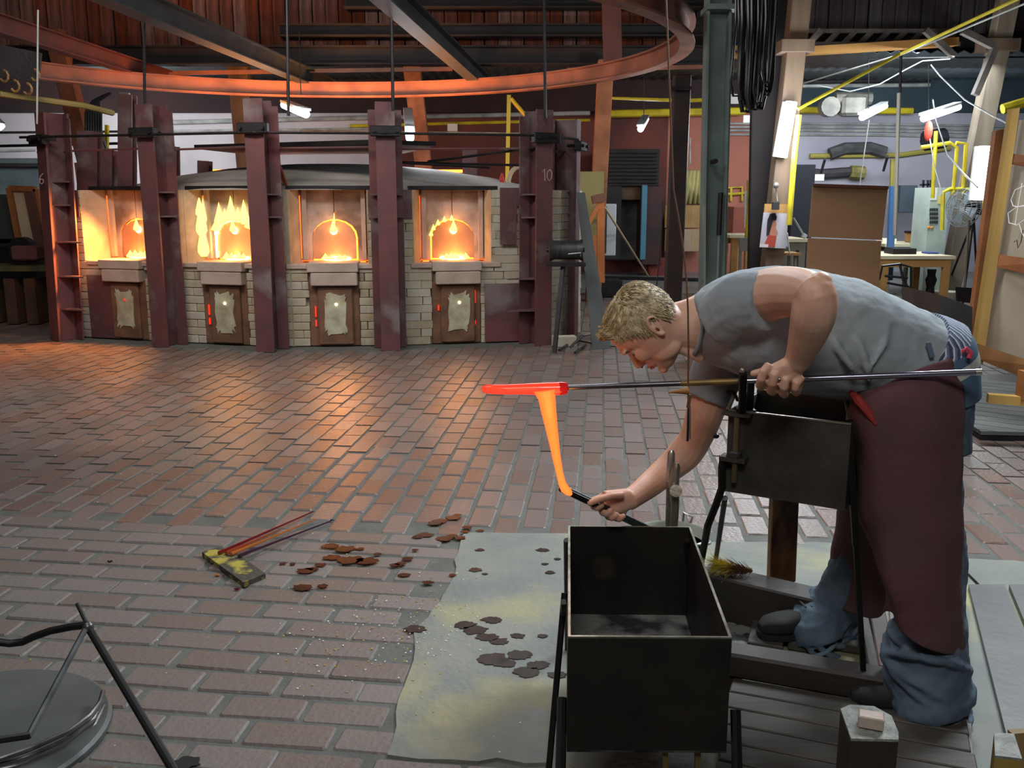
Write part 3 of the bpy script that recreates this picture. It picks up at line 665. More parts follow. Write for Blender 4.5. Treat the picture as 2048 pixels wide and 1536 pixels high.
# ================================================================ LAMPS
tube_e = M('lit_tube', (255, 255, 255), emis=(225, 240, 255), est=14)
housing = M('lamp_housing', (176, 180, 182), rough=.5)
def tubelamp(a, b, label, r=.045, cords=(), power=20, e=None, flat=True):
    t = thing('tube_lamp', label, 'lamp', (a + b) / 2)
    MB().tube([a, b], r, 10).build('tube', e or tube_e, t, True)
    d = (b - a).normalized(); off = Vector((0, .03, .05)) if abs(d.z) < .8 else Vector((0, .08, 0))
    MB().bar(a + off, b + off, r * 2.4, .03).build('housing', housing, t)
    for c_ in cords:
        MB().tube(c_, .006, 5).build('hanging_cord', darksteel, t)
    return t
tubelamp(at(568, 210, 12.2), at(612, 228, 10.8), 'lit tube lamp hanging on a chain left above the dome', cords=[[at(602, 190, 11.5), at(598, 60, 11.5)]])
tubelamp(at(815, 226, 11.6), at(820, 276, 10.2), 'lit tube lamp seen nearly end on above the right part of the dome')
tubelamp(at(1292, 238, 14.5), at(1281, 258, 13.6), 'small lit tube lamp hanging by a cord left of the dark iron column', cords=[[at(1288, 240, 14), at(1287, 70, 14)]])
tubelamp(at(1583, 204, 9.95), at(1563, 314, 9.95), 'very bright upright tube lamp fixed to the old timber column', r=.06, e=M('lit_tube_bright', (255, 255, 255), emis=(225, 240, 255), est=26))
tubelamp(at(1724, 235, 12.6), at(1770, 212, 13.6), 'lit tube lamp hanging over the plywood screen', r=.042, cords=[[at(1737, 226, 13), at(1737, 120, 13)]])
tubelamp(at(1847, 237, 11.2), at(1917, 214, 12.2), 'lit tube lamp hanging nearest the leaning pale timber column', r=.040, cords=[[at(1857, 225, 11.6), at(1857, 130, 11.6)], [at(1866, 228, 11.6), at(1864, 196, 11.6)]])
tubelamp(at(1969, 292, 9.6), at(1957, 400, 9.6), 'upright lit tube lamp glaring between the fan and the framed board', r=.05)
tubelamp(at(-12, 240, 13), at(4, 256, 13), 'lit lamp at the left edge of the hall above the machines', r=.05)
lamp('column_tube_light', 'POINT', at(1575, 262, 9.7), 120, COOL, .25)
lamp('right_tube_light', 'POINT', at(1940, 345, 9.2), 22, (1, .97, .86), .12)
lamp('hall_tube_light', 'POINT', at(1880, 232, 11.4), 45, COOL, .2)
lamp('hall_tube_light', 'POINT', at(1745, 232, 12.8), 45, COOL, .2)
lamp('hall_tube_light', 'POINT', at(817, 262, 10.6), 22, COOL, .2)
lamp('hall_tube_light', 'POINT', at(592, 230, 11.2), 22, COOL, .2)
lamp('hall_tube_light', 'POINT', at(1287, 262, 13.9), 18, COOL, .2)
# ================================================================ PIPES
yel = M('yellow_pipe', (206, 190, 40), (170, 150, 34), 5, .45); wht = M('pale_pipe', (170, 174, 168), (130, 134, 132), 5, .45)
def pipe(pts, r, mat, label, Y=None, cat='pipe', group=None, n=8):
    def yy(p):
        q = p[2] if len(p) > 2 else Y
        return (17.365 if p[1] < 232 else 17.495) - r if 15.7 < q < 17.2 else q
    P_ = [at(p[0], p[1], yy(p)) for p in pts]
    return solo('pipe', MB().tube(P_, r, n), mat, label, cat, group, True)
pipe([(330, 245), (620, 238), (900, 232), (1180, 226)], .04, wht, 'long pale gas pipe running level behind the furnace lamps', 16.8)
pipe([(700, 252), (1180, 240)], .03, yel, 'yellow pipe just below the long pale gas pipe', 17.1)
pipe([(1208, 352, 13.5), (1213, 196, 13.5), (1370, 201, 13.5), (1540, 196, 13.5)], .028, yel, 'thin yellow pipe bent down at the left of the black kiln')
pipe([(1195, 228), (1490, 222)], .07, yel, 'thick yellow gas pipe level behind the dark iron column', 17)
pipe([(1590, 220), (1825, 222)], .06, yel, 'thick yellow gas pipe level with a valve over the plywood screen', 16.9)
pipe([(1016, 375), (1018, 195)], .055, yel, 'upright yellow pipe rising behind the right end of the dome', 11.6) if 0 else None
solo('gauge_pole', MB().bar(at(1014, 372, 11.0), at(1018, 190, 11.0), .045, .03), M('yellow_lit', (226, 186, 60), rough=.5), 'flat bright yellow upright pole behind the right end of the dome', 'pole')
pipe([(1022, 197), (1058, 240)], .03, yel, 'short slanting yellow pipe beside the upright yellow pole', 14)
for k, yy in enumerate((247, 254, 261, 269)):
    pipe([(1450, yy), (1740, yy + 1), (2010, yy + 6)], .022, wht, 'pale level conduit on the back wall at right, %s of four' % ('topmost', 'second from the top', 'third from the top', 'lowest')[k], 16.2)
for (p, q, Y, lab) in (((330, 262), (760, 257), 16.9, 'upper pale conduit on the left back wall'), ((600, 262), (1075, 268), 15, 'pale conduit behind the right hanging lamp'), ((0, 265), (330, 262), 16.5, 'grey conduit crossing the bright wall at far left'), ((0, 292), (280, 286), 14, 'dark level rail at far left'), ((0, 302), (70, 300), 16, 'pale rail at far left')):
    pipe([p, q], .02, wht if 'pale' in lab else darksteel, lab, Y)
pipe([(1578, 450, 9.95), (1590, 300, 9.95), (1598, 230, 9.95)], .03, yel, 'yellow pipe running up the old timber column', 9.9)
pipe([(1506, 500), (1516, 300), (1524, 205)], .05, yel, 'tall upright yellow pipe left of the dark boarded column', 12.6)
pipe([(1494, 495), (1500, 420), (1500, 360)], .045, yel, 'second upright yellow pipe beside the hanging white cylinder', 12.4)
pipe([(1596, 218, 9.8), (1800, 108, 10), (2048, -8, 9)], .017, yel, 'long yellow pipe slanting up to the top right corner')
pipe([(1596, 170, 12.6), (1812, 106, 11), (2060, 3, 9)], .010, wht, 'white cable slanting up beside the long yellow pipe')
pipe([(1862, 130, 11), (1880, 152, 10.8), (1930, 200, 10), (1985, 232, 8), (2022, 250, 7)], .008, wht, 'white cable sagging from the lamp hook to the framed board', cat='cable')
pipe([(1866, 200, 11), (1872, 240, 10.5), (1895, 310, 9.6), (1925, 345, 9.2), (1955, 375, 8.8)], .008, wht, 'white cable hanging from the right lamp towards the fan', cat='cable')
pipe([(1860, 278, 11), (1868, 330, 10.4), (1885, 390, 10)], .007, wht, 'thin white cable hanging below the red socket', cat='cable')
solo('cable_socket', MB().ball(at(1857, 262, 11.5), (.05, .04, .12)), M('orange_red', (210, 70, 50)), 'orange red cable socket under the right hanging lamp', 'socket')
pipe([(1580, 172, 12.6), (1640, 172, 12.6), (1700, 183, 12.6), (1760, 168, 12.6), (1810, 140, 12.6), (1845, 122, 12.6), (1900, 118, 12.6)], .008, wht, 'frayed white cable looping under the aisle roof', cat='cable')
pipe([(1737, 118, 13), (1863, 116, 13), (2048, 114, 13)], .012, darksteel, 'thin dark rail crossing high in front of the aisle roof')
pipe([(1802, 112, 10.5), (1800, 185, 10.5), (1792, 400, 10.5)], .016, darksteel, 'dark steel rod hanging beside the plywood screen', cat='rod')
pipe([(1798, 186, 10.4), (1790, 470, 10.4)], .022, M('bare_pipe', (160, 156, 146), rough=.4, metal=.4), 'bare steel tube standing behind the plywood screen')
pipe([(1738, 240, 12), (1719, 372, 12)], .008, wht, 'thin conduit dropping behind the top of the plywood screen')
pipe([(1590, 172), (1860, 170)], .035, wht, 'pale level pipe with yellow tint under the aisle roof', 16.6)
pipe([(1590, 163), (1860, 158)], .05, darksteel, 'dark level rail under the aisle roof', 16.9)
pipe([(1620, 312, 16), (1800, 310, 16), (1900, 296, 16)], .045, M('dull_yellow', (160, 150, 70), rough=.5), 'dull yellow level pipe on the lilac wall behind the plywood screen')
pipe([(1610, 345, 15.8), (1640, 348, 15.8), (1700, 344, 15.8)], .09, M('lagging', (70, 66, 66), (50, 48, 50), 6, .7), 'thick dark lagged pipe end on the lilac wall', cat='pipe')
pipe([(1700, 344, 15.8), (1728, 346, 15.8)], .12, M('yellow_lagging', (146, 138, 70), (110, 104, 60), 9, .8), 'yellowish tattered lagging on the pipe end', cat='lagging')
pipe([(1660, 308), (1690, 297), (1740, 296), (1770, 305)], .11, M('lagging2', (84, 84, 84), (60, 62, 64), 6, .8), 'bulging dark tarpaulin bundle lying on the wall brackets', 15.9, cat='bundle')
# valve and motor over the screen
vm = MB(); c_ = at(1670, 214, 16); vm.tube([c_ + Vector((-.1, -.1, 0)), c_ + Vector((-.1, .1, 0))], .16, 14); c_ = at(1705, 212, 16); vm.box(tuple(c_), (.42, .3, .34), 0, None, .05); vm.tube([c_ + Vector((-.3, 0, .12)), c_ + Vector((.3, 0, .12))], .1, 10)
solo('gas_valve', vm, M('valve_grey', (124, 122, 112), (90, 90, 84), 5, .5, .3), 'grey gas valve with round wheel on the thick yellow pipe', 'valve')
# yellow pipe cluster by the control cabinet
for k, (pts, lab) in enumerate((([(1865, 396), (1872, 262)], 'leftmost yellow pipe of the cluster by the control cabinet'), ([(1842, 295), (1900, 286), (1914, 296), (1906, 390)], 'yellow pipe with level top bend by the control cabinet'), ([(1912, 286), (1932, 287), (1926, 386)], 'short bent yellow pipe nearest the fan'), ([(1884, 460), (1886, 385), (1900, 378), (1950, 380)], 'low yellow pipe elbow in front of the control cabinet'))):
    pipe(pts, .026, yel, lab, 12.0)
pipe([(1972, 420), (1978, 360), (2010, 300)], .04, yel, 'yellow pipe behind the framed board posts', 9.6)
pipe([(2005, 218), (2060, 202)], .06, yel, 'yellow pipe passing high behind the framed board', 11.5)
pipe([(1848, 282), (1890, 276)], .15, M('black_duct', (44, 42, 50), rough=.6), 'short black duct high on the wall above the yellow cluster', 14.5, cat='duct')
# hose bundle
hb = thing('hose_bundle', 'thick bundle of black hoses looped over a hook beside the green steel column', 'hoses', at(1505, 0, 7.6))
hm = M('black_rubber', (30, 31, 34), rough=.35)
hr = random.Random(3)
for k in range(15):
    x0 = 1478 + k * 4.2 + hr.uniform(-3, 3); xb_ = 1478 + k * 4.3 + hr.uniform(-6, 6); yb = 235 - abs(k - 6) * 8 + hr.uniform(-26, 6); wd = hr.uniform(7, 13); Y = 7.5 + hr.uniform(-.12, .2)
    if k == 0: yb = 190; xb_ = 1472
    pts = [at(x0 - 4, -40, Y)] + [at(x0 + (xb_ - wd - x0) * t, -10 + (yb - 14) * t, Y) for t in (.3, .6, .85, 1)]
    pts += [at(xb_ - wd * .5, yb + 2, Y), at(xb_ + wd * .5, yb + 2, Y + .02)] + [at(xb_ + wd + (x0 + 18 - xb_ - wd) * (1 - t), -10 + (yb - 14) * t, Y + .03) for t in (1, .85, .6, .3)] + [at(x0 + 18, -40, Y)]
    MB().tube(pts, hr.uniform(.011, .018), 7).build('hose', hm, hb, True)
hl = thing('hose_bundle', 'bundle of black hoses arching behind the left furnace posts', 'hoses', at(190, 240, 9.9))
for k in range(7):
    o_ = k * 5; MB().tube([at(206 + o_ * .5, 192 - k, 9.9), at(186 + o_ * .4, 202, 9.9), at(172 + o_, 225, 9.9), at(172 + o_, 262, 9.9), at(184 + o_, 300, 9.9), at(205 + o_, 330 + 2 * k, 9.9)], .014, 6).build('hose', hm, hl, True)
# carrier with hooks at the left
ch = thing('hook_carrier', 'dark trolley frame with dangling hooks high at the left edge', 'hoist', at(40, 150, 8.8))
MB().bar(at(-30, 118, 8.8), at(80, 140, 8.9), .3, .06, Vector((0, -1, 0))).build('carrier_plate', darksteel, ch)
for (x, y) in ((8, 152), (30, 172), (55, 178), (70, 150)):
    c_ = at(x, y, 8.7); MB().tube([c_ + Vector((.03 * math.sin(a) * 1.3, 0, .05 * math.cos(a))) for a in [i * .7 for i in range(7)]], .012, 6).build('hook', M('ochre_hook', (150, 110, 60), (80, 60, 40), 9, .5), ch)
pipe([(0, 188, 9), (170, 212, 9.4), (225, 226, 9.8)], .03, M('dull_yellow2', (170, 150, 90), rough=.6), 'dull yellow beam passing behind the left furnace posts', cat='beam')
pipe([(76, 20, 8.2), (74, 248, 8.2)], .008, wht, 'thin pale cord above the leftmost furnace post', cat='cord')
# ladder-like coloured clutter behind the left posts
for (a, b, Y, w_, m_, nm, lab, cat) in (
    ((168, 385), (160, 325), 10.5, .11, ob, 'wooden_plank', 'ochre plank leaning behind the left furnace posts', 'plank'),
    ((213, 372), (214, 250), 10.6, .03, yel, 'gas_riser', 'narrow yellow riser behind the left furnace posts', 'pipe'),
    ((185, 380), (210, 300), 10.8, .07, redsteel, 'cross_brace', 'dark red cross brace behind the left furnace posts', 'brace'),
    ((318, 375), (316, 190), 10.8, .1, M('grey_stanchion', (120, 118, 116)), 'grey_stanchion', 'grey stanchion behind the second furnace post', 'post')):
    if nm == 'grey_stanchion': a, b = (246, 380), (250, 185)
    solo(nm, MB().bar(at(*a, Y), at(*b, Y), w_, .05, Vector((0, -1, 0))), m_, lab, cat)
solo('valve_flask', MB().lathe([(.02, .3), (.06, .26), (.13, .15), (.15, 0), (.15, -.1)][::-1], tuple(at(221, 360, 10.4)), 14), M('tan_cloth', (170, 124, 70)), 'tan bell shaped cover on the yellow riser at left', 'cover', smooth=True)
# ================================================================ BACKGROUND THINGS, RIGHT HALF
wood = M('table_wood', (186, 142, 84), (156, 116, 66), 3, .6, bump=.2, stretch=(.3, 1, 1))
def table(name, x0, x1, ytop, ybot, Y0, depth, label, cat='table', mat=wood, h=None):
    a = atz((x0 + x1) / 2, ybot, 0); Y = a.y if Y0 is None else Y0
    p, q = at(x0, ytop, Y), at(x1, ytop, Y); z = p.z; t = thing(name, label, cat, ((p.x + q.x) / 2, Y + depth / 2, 0))
    cx, W_ = (p.x + q.x) / 2, (q.x - p.x)
    MB().box((cx, Y + depth / 2, z - .02), (W_, depth, .04)).build('table_top', M('pale_top', (214, 204, 176), (190, 178, 150), 4, .5), t)
    for s in (0, 1): MB().box((cx, Y + .05 + s * (depth - .1), z - .09), (W_ - .1, .03, .1)).build('apron', mat, t)
    for sx in (-1, 1):
        for sy in (0, 1): MB().box((cx + sx * (W_ / 2 - .08), Y + .07 + sy * (depth - .14), (z - .04) / 2), (.08, .08, z - .04)).build('leg', mat, t)
    return t, z
t1, tz = table('wooden_table', 1762, 1912, 512, 606, 11.6, 1.0, 'pale topped wooden table right of the plywood screen')
t2, tz2 = table('wooden_table', 1460, 1512, 470, 530, 12.5, .7, 'small light wooden table beside the red brown cabinet')
t3, tz3 = table('work_table', 1575, 1620, 478, 532, 11.8, .8, 'work table with desk lamp left of the plywood screen', mat=M('grey_wood', (120, 116, 106)))
t4, tz4 = table('work_bench', 1770, 1880, 488, 560, 13.1, .9, 'dark work bench behind the wooden table', mat=M('grey_wood', (120, 116, 106)))
c_ = at(1800, 497, 9.9)
solo('dark_tray', MB().box((at(1800, 505, 12.1).x, 12.1, tz + .035), (.30, .3, .08), 0, None, .005), darksteel, 'dark flat tray on the pale topped table', 'tray')
solo('blue_tray', MB().box((at(1860, 508, 12.1).x, 12.1, tz + .012), (.14, .2, .024), 0, None, .004), M('blue_paint', (60, 80, 130)), 'small blue tray on the pale topped table', 'tray')
bx = thing('wooden_box', 'low wooden box with dark rim on the work bench', 'box', (at(1846, 490, 13.5).x, 13.5, tz4))
MB().box((bx.location.x, 13.5, tz4 + .07), (.42, .3, .13), 0, None, .004).build('box_body', wood, bx); MB().box((bx.location.x, 13.5, tz4 + .15), (.44, .32, .03)).build('lid', darksteel, bx)
solo('paper_stack', MB().box((at(1772, 484, 13.5).x, 13.5, tz4 + .03), (.2, .25, .06)), M('paper', (226, 222, 200)), 'pale stack of paper on the work bench', 'paper')
# plywood screen
ps = thing('plywood_screen', 'large brown plywood screen standing behind the bending man', 'screen', atz(1690, 640))
pY = 6.9; ply = M('plywood', (158, 120, 86), (136, 102, 74), 2.5, .6, bump=.15, stretch=(.4, 1, 2))
for (q, nm) in (([(1626, 372), (1776, 377), (1764, 480), (1618, 474)], 'board'), ([(1617, 476), (1763, 482), (1748, 745), (1602, 745)], 'board')):
    MB().prism([at(*p, pY) for p in q], (0, .02, 0)).build(nm, ply, ps)
MB().bar(at(1627, 370, pY - .01), at(1776, 375, pY - .01), .03, .02).build('top_batten', M('batten', (96, 52, 38)), ps)
solo('blue_canister', MB().tube([at(1778, 560, 12.6), at(1786, 372, 12.6)], .05, 10), M('canister_blue', (60, 100, 150)), 'blue upright canister behind the right edge of the plywood screen', 'canister')
# control cabinet, wall cabinets, ladder
cc = thing('control_cabinet', 'pale green control cabinet with rows of switches below the yellow pipes', 'cabinet', atz(1870, 560))
Yc = 12.6; a, b = at(1852, 490, Yc), at(1886, 375, Yc); MB().box(((a.x + b.x) / 2 + .05, Yc + .25, b.z / 2), (b.x - a.x + .1, .5, b.z)).build('cabinet_body', M('cabinet_green', (186, 200, 190), (166, 180, 172), 3, .5), cc)
sw = M('switch_black', (40, 42, 46))
for r in range(4):
    for k in range(4):
        MB().box(tuple(at(1861 + k * 4.4, 419 + r * 8.5, Yc - .01)), (.018, .02, .034)).build('switch', sw, cc)
for k in range(2): MB().ball(at(1857 + k * 7, 455, Yc - .01), .02, n=8, m=5).build('indicator', M('amber', (220, 140, 50)), cc)
MB().box(tuple(at(1868, 388, Yc - .008)), (.08, .01, .16)).build('notice', M('notice', (225, 225, 220)), cc)
MB().box(tuple(at(1883, 400, Yc - .008)), (.1, .01, .1)).build('yellow_notice', M('ynotice', (216, 200, 120)), cc)
gcab = solo('wall_cabinet', MB().box(tuple(at(1810, 398, 16.9)), (.3, .3, .48), 0, None, .01), M('slate_cab', (74, 88, 98)), 'dark slate wall cabinet right of the plywood screen', 'cabinet')
lad = thing('wall_ladder', 'grey metal cable ladder standing against the lilac wall', 'ladder', atz(1850, 545))
for x in (1847, 1856, 1862): MB().bar(at(x - 6, 500, 16.4), at(x, 360, 16.4), .03, .03).build('rail', beamm, lad)
for y in (370, 388, 408, 428, 448, 468): MB().bar(at(1840, y, 16.4), at(1862, y - 1, 16.4), .03, .03).build('rung', beamm, lad)
for k, (x, y) in enumerate(((1650, 330), (1775, 325), (1795, 322))):
    solo('wall_bracket', MB().bar(at(x, y - 12, 16.6), at(x - 8, y + 16, 17.2), .04, .04), darksteel, ('dark angled wall bracket below the tarpaulin bundle', 'dark angled wall bracket just behind the steel tube', 'dark angled wall bracket right of the steel tube')[k], 'bracket')
for k, (x, Y, lab) in enumerate(((1782, 16.8, 'left'), (1788, 16.8, 'right'))):
    solo('wall_post', MB().bar(at(x - 2, 480, Y), at(x + 2, 318, Y), .05, .05), M('dull_yellow', (160, 150, 70), rough=.5), 'dull yellow wall post right of the screen, %s of a pair' % lab, 'post')
# fan
fan = thing('standing_fan', 'large grey standing fan on a tripod near the framed board', 'fan', atz(1925, 595))
Yf = 11.8; fc = at(1926, 416, Yf); fd = Vector((-.92, -.38, .05)).normalized()
def ringpts(c, r, d, n=24, e=1):
    x, y, _ = frame_from(d); return [c + x * (r * math.cos(2 * PI * k / n)) + y * (r * e * math.sin(2 * PI * k / n)) for k in range(n)]
gm_ = M('fan_grey', (150, 158, 160), (120, 128, 130), 9, .4, .5)
for (o_, r) in ((-.09, .10), (-.06, .18), (-.03, .235), (.04, .235), (.11, .18)):
    MB().tube(ringpts(fc + fd * (-o_), r, fd), .005, 5, True).build('guard_ring', gm_, fan)
x_, y_, _ = frame_from(fd); g = MB()
for k in range(36):
    a = 2 * PI * k / 36; rr = x_ * math.cos(a) + y_ * math.sin(a)
    g.tube([fc + fd * .11 + rr * .05, fc + fd * .08 + rr * .17, fc + fd * .03 + rr * .235, fc - fd * .04 + rr * .235, fc - fd * .11 + rr * .18, fc - fd * .13 + rr * .06], .0018, 4)
g.build('guard_wires', gm_, fan)['kind'] = 'stuff'
for k in range(4):
    a = k * PI / 2 + .3; rr = x_ * math.cos(a) + y_ * math.sin(a); tt = fd.cross(rr)
    MB().prism([fc + rr * .05 - tt * .03, fc + rr * .2 - tt * .07 + fd * .02, fc + rr * .2 + tt * .06 - fd * .02, fc + rr * .05 + tt * .03], fd * .006).build('blade', M('blade_grey', (120, 130, 134), rough=.4), fan)
MB().tube([fc - fd * .1, fc - fd * .34], [.07, .075], 14).build('motor', darksteel, fan, True)
for (x, y) in ((1888, 590), (1925, 612), (1955, 585)): MB().tube([fc - fd * .2 + Vector((0, 0, -.12)), atz(x, y, 0.01)], .014, 6).build('leg', darksteel, fan)
# barrel, buckets, shovel
def bucket(name, px, py, r, h, mat, label, cat='bucket', r2=None, Yo=None, handle=True, wall=.006):
    c = atz(px, py) if Yo is None else at(px, py, Yo); c.z = 0 if Yo is None else c.z
    r2 = r2 or r * .78
    t = thing(name, label, cat, c)
    MB().lathe([(0, .005), (r2, .005), (r, h), (r + .006, h + .004), (r + .004, h - .01), (r, h - .012)][:4] + [(r - wall, h), (r2 - wall, .012), (0, .012)], tuple(c), 28).build('pail', mat, t, True)
    if handle:
        pts = [c + Vector(((r + .008) * math.cos(a), -.35 * r * math.sin(a) * 0 - (r + .0) * math.sin(a) * .75, h - .03 - .12 * math.sin(a) * (r / .15))) for a in [PI * k / 12 for k in range(13)]]
        MB().tube(pts, .004, 6).build('handle', M('wire', (160, 164, 164), rough=.4, metal=.7), t, True)
        for s in (-1, 1): MB().tube([c + Vector((s * (r + .012), 0, h - .045)), c + Vector((s * (r + .012), 0, h + .005))], .012, 8).build('lug', MATS['wire'], t)
    return t
bucket('blue_barrel', 1878, 572, .14, .34, M('barrel_blue', (60, 90, 150)), 'blue barrel under the pale topped table', 'barrel', .14, handle=False)
bucket('white_tub', 1888, 604, .17, .14, M('tub_white', (196, 192, 176)), 'whitish tub in front of the pale topped table', 'tub', handle=False)
bucket('zinc_bucket', 1519, 531, .11, .2, M('zinc', (150, 156, 156), rough=.45, metal=.5), 'small zinc bucket below the light wooden table')
bucket('round_pot', 1927, 640, .17, .1, M('pot_grey', (150, 150, 140), rough=.6), 'grey round pot below the shovel near the framed board', 'pot', handle=False)
sh = thing('shovel', 'dark shovel standing upright in front of the fan tripod', 'shovel', atz(1928, 612))
MB().tube([at(1938, 440, 11.3), at(1929, 578, 11.3)], .016, 8).build('shaft', M('old_handle', (100, 88, 76)), sh); MB().prism([at(*p, 11.25) for p in ((1912, 574), (1944, 576), (1941, 606), (1914, 603))], (0, .02, 0)).build('blade', darksteel, sh)
mi = MB(); c_ = atz(1858, 604); mi.lathe([(.09, 0), (.07, .06), (.05, .2), (.075, .3), (.05, .36), (.06, .44)], tuple(c_), 14)
solo('mould_stand', mi, darksteel, 'dark turned metal mould standing before the pale topped table', 'mould', smooth=True)
solo('ash_heap', MB().lathe([(.32, 0), (.25, .06), (.12, .12), (0, .14)], tuple(atz(1862, 628)), 14, 1, .7), M('ash', (50, 48, 48), (34, 32, 32), 20, .9, bump=1), 'dark heap of scrap at the foot of the metal mould', 'heap', smooth=True)
st = thing('trolley_frame', 'black tubular trolley frame under the left end of the wooden table', 'trolley', atz(1790, 600))
for pts in ([(1758, 560), (1765, 532), (1800, 528), (1822, 534), (1822, 590)], [(1800, 530), (1806, 560), (1826, 590)], [(1770, 552), (1815, 556)], [(1775, 566), (1818, 574)]): MB().tube([at(*p, 11.3) for p in pts], .016, 6).build('frame_tube', hm, st)
# steel bin behind the man's back
db = MB(); db.prism([at(*p, 4.9) for p in ((1882, 590), (1945, 614), (1940, 905), (1882, 905))], (.0, .5, 0))
solo('steel_bin', db, M('bin_steel', (70, 68, 68), (54, 52, 54), 4, .5, .3, bump=.2), 'dark grey steel bin standing right behind the man near the framed board', 'bin')
solo('bent_sheet', MB().prism([at(*p, 5.3) for p in ((1860, 596), (1880, 590), (1925, 606), (1938, 616), (1880, 616))], (0, .3, 0)), MATS['bin_steel'], 'bent dark steel sheet lying on the bin behind the man', 'sheet')
# framed board (partition) and platform at right
fr = thing('framed_board', 'tall wood framed white board with chalk doodles leaning at the right edge', 'board', atz(1990, 770))
yw = M('yellow_wood', (196, 158, 82), (160, 126, 66), 3, .65, bump=.3, stretch=(2, 1, .25)); ow = M('orange_wood', (178, 112, 62), (146, 90, 52), 4, .65, bump=.2)
Yp = 5.6
def quad(q, Y0, Y1, mat, nm, th=.04):   # q: 4 pixel corners (left ones at Y0, right ones at Y1)
    pts = [at(q[0][0], q[0][1], Y0), at(q[1][0], q[1][1], Y1), at(q[2][0], q[2][1], Y1), at(q[3][0], q[3][1], Y0)]
    return MB().prism(pts, (0, th, 0)).build(nm, mat, fr)
quad([(2024, 218), (2040, 215), (1966, 728), (1944, 735)], 5.55, 5.5, yw, 'front_post', .05)
quad([(1992, 262), (2008, 258), (1956, 700), (1936, 700)], 5.9, 5.9, ow, 'rear_post', .05)
quad([(2040, 240), (2110, 236), (2110, 752), (1962, 716)], 5.62, 5.2, M('whitewashed', (196, 182, 158), (172, 158, 136), 1.5, .7, c3=(140, 126, 108)), 'board_panel', .01)
quad([(2022, 307), (2110, 318), (2110, 344), (2018, 326)], 5.54, 5.1, M('brown_rail', (150, 92, 58), (120, 76, 50), 4, .6), 'cross_rail', .03)
quad([(1989, 508), (2110, 524), (2110, 560), (1984, 532)], 5.54, 5.1, ow, 'cross_rail', .03)
quad([(1958, 688), (2110, 738), (2110, 782), (1952, 716)], 5.52, 5.1, M('brown_rail2', (156, 108, 62), (128, 88, 54), 4, .6), 'bottom_rail', .04)
MB().box(tuple(at(2052, 770, 5.0)), (.07, .07, .16)).build('foot', ow, fr)
MB().bar(at(1975, 796, 5.05), at(2110, 806, 4.95), .06, .05).build('runner', yw, fr)
def doodle(pts, mat, Yd=5.42):
    MB().tube([at(x, y, Yd - (x - 1990) * .0022) for x, y in pts], .0026, 5).build('chalk_line', mat, fr)
chalk = M('chalk', (240, 238, 232)); pen = M('pen', (40, 36, 36))
doodle([(2048, 372), (2030, 380), (2022, 400), (2026, 412), (2036, 414), (2050, 410)], chalk); doodle([(2050, 412), (2034, 414), (2016, 426), (2018, 446), (2034, 450), (2050, 438)], chalk)
doodle([(2044, 366), (2036, 412), (2030, 450)], chalk); doodle([(2038, 448), (2044, 466), (2050, 476)], chalk)
doodle([(2028, 484), (2034, 480), (2036, 496), (2042, 484), (2046, 460)], pen)
pf = thing('wooden_platform', 'low grey board platform on the floor below the framed board', 'platform', atz(1990, 800))
pa = [atz(1935, 742, .05), atz(2200, 742, .05), atz(2200, 868, .05), atz(1962, 863, .05), atz(1935, 846, .05)]
MB().prism([p - Vector((0, 0, .055)) for p in pa], (0, 0, .03)).build('base', darksteel, pf)
gb = M('grey_board', (112, 112, 108), (90, 92, 90), 4, .7, bump=.3, stretch=(.3, 2, 1))
ux = Vector((.80, -.60, 0)); vx = Vector((.60, .80, 0)); o_ = Vector(pa[4])
for k in range(-3, 12):
    # boards run obliquely; clip each to the platform outline with bmesh
    bm = bmesh.new(); c0 = o_ + vx * (.13 * k)
    vs = [bm.verts.new(p + Vector((0, 0, -.02))) for p in (c0 - ux * 3, c0 + ux * 4, c0 + ux * 4 + vx * .12, c0 - ux * 3 + vx * .12)]
    bm.faces.new(vs)
    n_ = len(pa)
    for i in range(n_):
        a, b = pa[i], pa[(i + 1) % n_]; e = (b - a); nrm = Vector((-e.y, e.x, 0))
        if nrm.dot(sum(pa, Vector()) / n_ - a) < 0: nrm = -nrm
        bmesh.ops.bisect_plane(bm, geom=bm.verts[:] + bm.edges[:] + bm.faces[:], plane_co=a, plane_no=-nrm, clear_outer=True)
    if bm.faces:
        f_ = bm.faces[:][0]; pts = [v.co.copy() for v in f_.verts]
        MB().prism(pts, (0, 0, .022)).build('plank', gb, pf)
    bm.free()
# ================================================================ BACKGROUND, MIDDLE
kiln = thing('black_kiln', 'large soot black kiln with hood against the pink back wall', 'kiln', atz(1265, 552))
sootm = M('soot_black', (38, 34, 34), (24, 22, 24), 3, .8, bump=.4, c3=(54, 42, 38)); Yk = 16.5
def kq(x0, y0, x1, y1, Y, d, nm, mat, rz=0):
    a, b = at(x0, y0, Y), at(x1, y1, Y); return MB().box(((a.x + b.x) / 2, Y + d / 2, (a.z + b.z) / 2), (abs(b.x - a.x), d, abs(a.z - b.z)), rz, None, .01).build(nm, mat, kiln)
kq(1205, 298, 1318, 372, Yk, .8, 'hood', sootm); kq(1212, 372, 1240, 520, Yk, .8, 'side_wall', sootm); kq(1283, 372, 1322, 530, Yk, .8, 'side_wall', M('kiln_red', (70, 34, 34), (40, 28, 30), 3, .7)); kq(1235, 372, 1290, 400, Yk + .1, .6, 'lintel', M('kiln_brown', (96, 74, 52), (50, 42, 38), 5, .8))
kq(1238, 400, 1290, 520, Yk + .5, .3, 'chamber', M('kiln_grey', (88, 86, 84), (50, 48, 48), 4, .8)); kq(1284, 370, 1291, 520, Yk - .1, .05, 'blue_pipe', M('kiln_blue', (70, 120, 140)))
